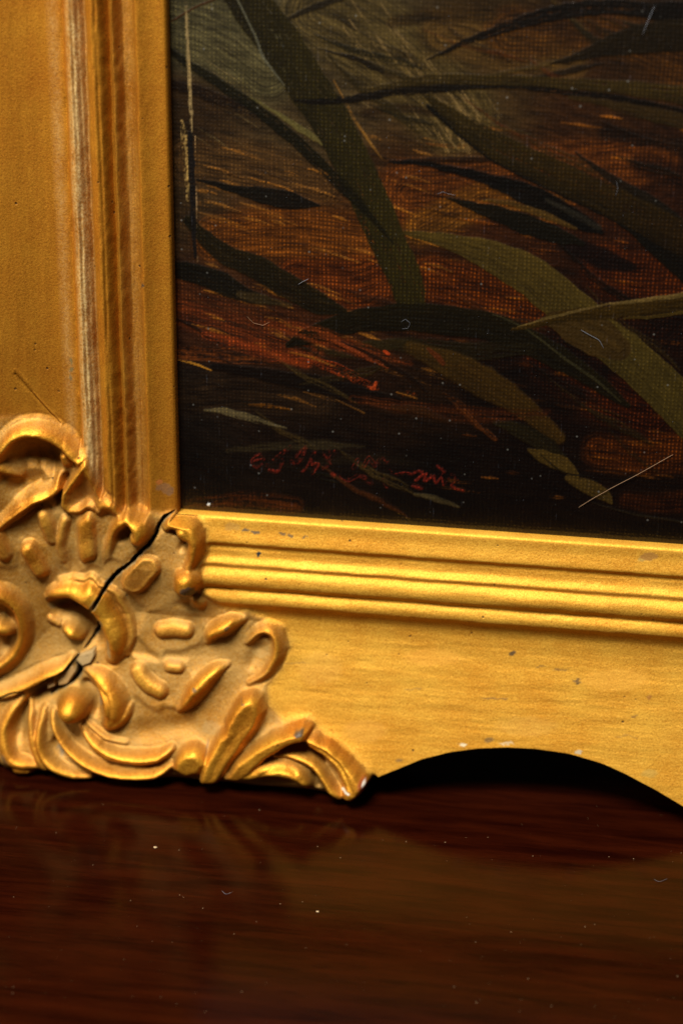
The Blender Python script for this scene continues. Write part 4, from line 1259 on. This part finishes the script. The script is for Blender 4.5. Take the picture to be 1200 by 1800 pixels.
for i, (name, rows, col, alpha, soft, th, dry, col2, shade) in enumerate(STROKES):
    path = catmull(rows, 8.0)
    Rr = path[:, 2].max() + soft + 4
    m = (px > path[:, 0].min() - Rr) & (px < path[:, 0].max() + Rr) & (py > path[:, 1].min() - Rr) & (py < path[:, 1].max() + Rr)
    if not m.any():
        continue
    x, y = px[m], py[m]
    amp = min(2.2, 0.35 * path[:, 2].max())
    d, ext, t, L = stroke_field(x + amp * fbm(x / 18, y / 18, 500 + i, 2), y + amp * fbm(x / 18, y / 18, 900 + i, 2), path)
    al = np.clip((ext[0] - np.abs(d)) / (soft * (1.4 if name == 'grass_blade' else 1.0)) + 0.5, 0, 1)
    al = al * al * (3 - 2 * al) * alpha
    bris = fbm(t * L / 60.0, d / 2.2, 1300 + i, 2)              # bristle tracks along the stroke
    if dry:
        al = al * np.clip(0.5 + (bris + 0.6 * fbm(x / 4, y / 4, 1400 + i, 2) + 0.9 - 1.9 * dry) * 1.6, 0, 1)
    c = lin(col)[None, :] * np.ones((len(x), 1))
    if col2 is not None:
        c = c * (1 - t[:, None]) + lin(col2)[None, :] * t[:, None]
    c = c * (1 + 0.34 * bris + 0.15 * fbm(x / 30, y / 30, 1700 + i, 2) + shade * 0.45 * np.clip(d / ext[0], -1, 1) * -1)[:, None]
    if name == 'grass_blade':
        c = c * np.array([0.60, 0.53, 0.30])
    elif not name and soft > 8:
        c = c * np.array([1.12, 1.06, 0.9]) * np.clip(1 + 0.5 * bris + 0.4 * st[m], 0.4, 2.0)[:, None]
    if name is None:
        c = c * (1 - 0.42 * dk[m])[:, None]
    C[m] = C[m] * (1 - al[:, None]) + c * al[:, None]
    thin[m] = thin[m] * (1 - al) + (th + (0.22 if name == 'grass_blade' else 0)) * al
    body = np.clip(al * 1.5, 0, 1) * (0.06 if soft < 6 else 0.0) * (1 + 0.5 * bris)
    relief[m] = np.maximum(relief[m] * (1 - 0.5 * al), body)
    if name:
        tag = 1 if name == 'signature' else 10 + i
        tags[tag] = name
        ll = labp[m]
        ll[al > 0.55] = tag
        labp[m] = ll
relief = relief + 0.02 * fbm(px / 5, py / 5, 407, 2) + 0.35 * 0 * px
P = to_world(np.stack([X, np.full(X.shape, -PH) - relief, Z], -1))
painting = thing('oil_painting', 'dark oil painting of grass blades on canvas, set inside the gilt frame', 'painting', (0, 0, 0))
PT = {'paint': 'FLOAT_COLOR'}
Cl = C.max(-1, keepdims=True)
C = C * np.clip(Cl / 0.035, 0.05, 6) ** 0.28
paint = np.concatenate([np.clip(C * np.array([0.44, 0.39, 0.28]), 0, 1), np.clip(thin, 0, 1)[..., None]], -1)
clp = cell(labp)
split_grid(P, np.ones(clp.shape, bool), clp, {'paint': ('FLOAT_COLOR', paint)})
build_piece(0, 'canvas', PAINT, painting, PT)
for tg, nm in tags.items():
    o = build_piece(tg, nm, PAINT, painting, PT)
    if o and nm == 'signature':
        o['label'] = 'red handwritten signature near the lower edge of the painting'
box('stretcher', (-1.4 * MM, (DEPTH + 0.6) * MM, (ZTAB - 1.4) * MM), ((XR - 0.5) * MM, (DEPTH + 16) * MM, (ZTAB + ZU - 0.5) * MM), BACKM, painting)


# ------------------------------------------------------------------ lint and dust
LINT = plain_material('pale_lint', (0.09, 0.095, 0.11), 0.8)
HAIR = plain_material('tan_fibre', (0.20, 0.11, 0.05), 0.6)
FLECK = plain_material('tan_fleck', (0.42, 0.30, 0.16), 0.8)
WHITE = plain_material('white_fleck', (0.38, 0.38, 0.35), 0.8)


def tube(name, pts, r, mat, label):
    """a fibre through points (m), as one thin tube"""
    C_ = catmull(np.asarray(pts, float) * 1000.0, 0.4)
    # catmull interpolates columns 3.. linearly, which is enough for the height of a fibre
    C_ = C_ / 1000.0
    base = C_[0].copy()
    T = np.gradient(C_, axis=0)
    T /= np.linalg.norm(T, axis=1, keepdims=True) + 1e-12
    A = np.cross(T, np.array([0.31, 0.52, 0.79]))
    A /= np.linalg.norm(A, axis=1, keepdims=True)
    B = np.cross(T, A)
    k = 6
    th = np.arange(k) / k * 2 * math.pi
    rr = r * np.clip(np.minimum(np.arange(len(C_)), np.arange(len(C_))[::-1]) / 2.0 + 0.35, 0, 1)
    V = C_[:, None] - base + (A[:, None] * np.cos(th)[None, :, None] + B[:, None] * np.sin(th)[None, :, None]) * rr[:, None, None]
    n_ = len(C_)
    idx = np.arange(n_ * k).reshape(n_, k)
    q = np.stack([idx[:-1], idx[1:], np.roll(idx, -1, 1)[1:], np.roll(idx, -1, 1)[:-1]], -1).reshape(-1, 4)
    o = mesh_obj(name, V.reshape(-1, 3), q, mat)
    o.location = base
    o['label'], o['category'] = label, 'lint'
    o['group'] = 'loose fibres and flecks'
    return o


def on_canvas(x, y, lift=0.25):
    X_, Z_ = local_of(x, y, PH + lift)
    return (X_ * MM, -(PH + lift) * MM, (Z_ + ZTAB) * MM)


def on_table(x, y, lift=0.12):
    X_, Y_ = table_of(x, y)
    return (X_ * MM, Y_ * MM, lift * MM)


tube('lint_fibre', [on_canvas(1016, 892), on_canvas(1060, 866, 0.5), on_canvas(1120, 834, 0.6), on_canvas(1182, 799)], 0.00007, HAIR, 'long straight tan hair lying across the lower right of the painting')
tube('lint_fibre', [on_canvas(1128, 62), on_canvas(1137, 40, 0.8), on_canvas(1150, 10)], 0.00008, LINT, 'pale bluish fibre at the top right of the painting')
tube('lint_fibre', [on_canvas(1020, 580), on_canvas(1036, 589, 0.4), on_canvas(1052, 598), on_canvas(1060, 612, 0.3)], 0.00008, LINT, 'short bent white fibre on the pale grass blade below the crossing')
tube('lint_fibre', [on_canvas(768, 341), on_canvas(778, 337, 0.4), on_canvas(788, 341), on_canvas(800, 343)], 0.000045, LINT, 'tiny wavy fibre beside the black grass blade')
tube('lint_fibre', [on_canvas(704, 566), on_canvas(712, 561), on_canvas(720, 568), on_canvas(716, 577), on_canvas(706, 578)], 0.00004, LINT, 'tiny looped fibre on the dark arching grass blade')
tube('lint_fibre', [on_canvas(1082, 318), on_canvas(1085, 330, 0.4), on_canvas(1081, 344)], 0.000045, LINT, 'small curved fibre on the olive grass blade at right')
tube('lint_fibre', [on_canvas(524, 500), on_canvas(534, 494, 0.5), on_canvas(543, 490)], 0.00008, LINT, 'short pale fibre stuck on the green grass blade at left')
tube('lint_fibre', [on_canvas(434, 556), on_canvas(446, 568, 0.3), on_canvas(462, 572), on_canvas(474, 566)], 0.000045, HAIR, 'thin curved tan fibre below the grey leaf at left')
tube('lint_fibre', [on_table(390, 1566), on_table(397, 1573, 0.3), on_table(408, 1569)], 0.00005, LINT, 'small curved fibre lying on the table left of centre')
tube('lint_fibre', [on_table(1148, 1546), on_table(1158, 1551, 0.3), on_table(1172, 1545)], 0.000045, LINT, 'small curved fibre lying on the table at right')


def fleck(name, p, r, flat, mat, label, axis):
    bm = bmesh.new()
    bmesh.ops.create_icosphere(bm, subdivisions=2, radius=1.0)
    for v in bm.verts:
        k = 1 + 0.25 * math.sin(5 * v.co.x + 3 * v.co.z + p[0] * 900)
        sc = [r * k, r * k * 0.8, r * k]
        sc[axis] = r * flat
        v.co.x, v.co.y, v.co.z = v.co.x * sc[0], v.co.y * sc[1], v.co.z * sc[2]
    me = bpy.data.meshes.new(name)
    bm.to_mesh(me)
    bm.free()
    for f in me.polygons:
        f.use_smooth = True
    me.materials.append(mat)
    o = bpy.data.objects.new(name, me)
    scene.collection.objects.link(o)
    o.location = p
    o['label'], o['category'], o['group'] = label, 'fleck', 'loose fibres and flecks'


fleck('dust_fleck', on_table(273, 1490, 0.15), 0.00055, 0.25, FLECK, 'tan teardrop fleck on the table below the corner ornament', 2)
fleck('dust_fleck', on_table(558, 1603, 0.15), 0.0004, 0.3, FLECK, 'small tan fleck on the table near the middle', 2)
fleck('dust_fleck', on_canvas(367, 887, 0.15), 0.00055, 0.35, WHITE, 'round white speck at the lower left corner of the painting', 1)


def dust_cloud(name, pts, rad, mat, label):
    """many motes too small to pick apart"""
    tet = np.array([(1, 0, -0.4), (-0.6, 0.8, -0.4), (-0.6, -0.8, -0.4), (0, 0, 0.9)])
    fc = np.array([(0, 1, 3), (1, 2, 3), (2, 0, 3), (0, 2, 1)])
    V = (np.asarray(pts)[:, None] + tet[None] * np.asarray(rad)[:, None, None]).reshape(-1, 3)
    F_ = (fc[None] + (np.arange(len(pts)) * 4)[:, None, None]).reshape(-1, 3)
    o = mesh_obj(name, V, F_, mat)
    o['kind'] = 'stuff'
    o['label'] = label


n_ = 170
tx, ty = RNG.uniform(0, 1200, n_), 1410 + 390 * RNG.random(n_)
dust_cloud('table_dust', [on_table(a, b, 0.05) for a, b in zip(tx, ty)], 0.00006 + 0.00013 * RNG.random(n_) ** 3, FLECK, 'fine dust motes scattered on the table')
n_ = 300
cx, cy = RNG.uniform(325, 1200, n_), RNG.uniform(0, 900, n_)
dust_cloud('canvas_dust', [on_canvas(a, b, 0.1) for a, b in zip(cx, cy)], 0.00004 + 0.00009 * RNG.random(n_) ** 3, LINT, 'fine pale dust specks on the varnished painting')
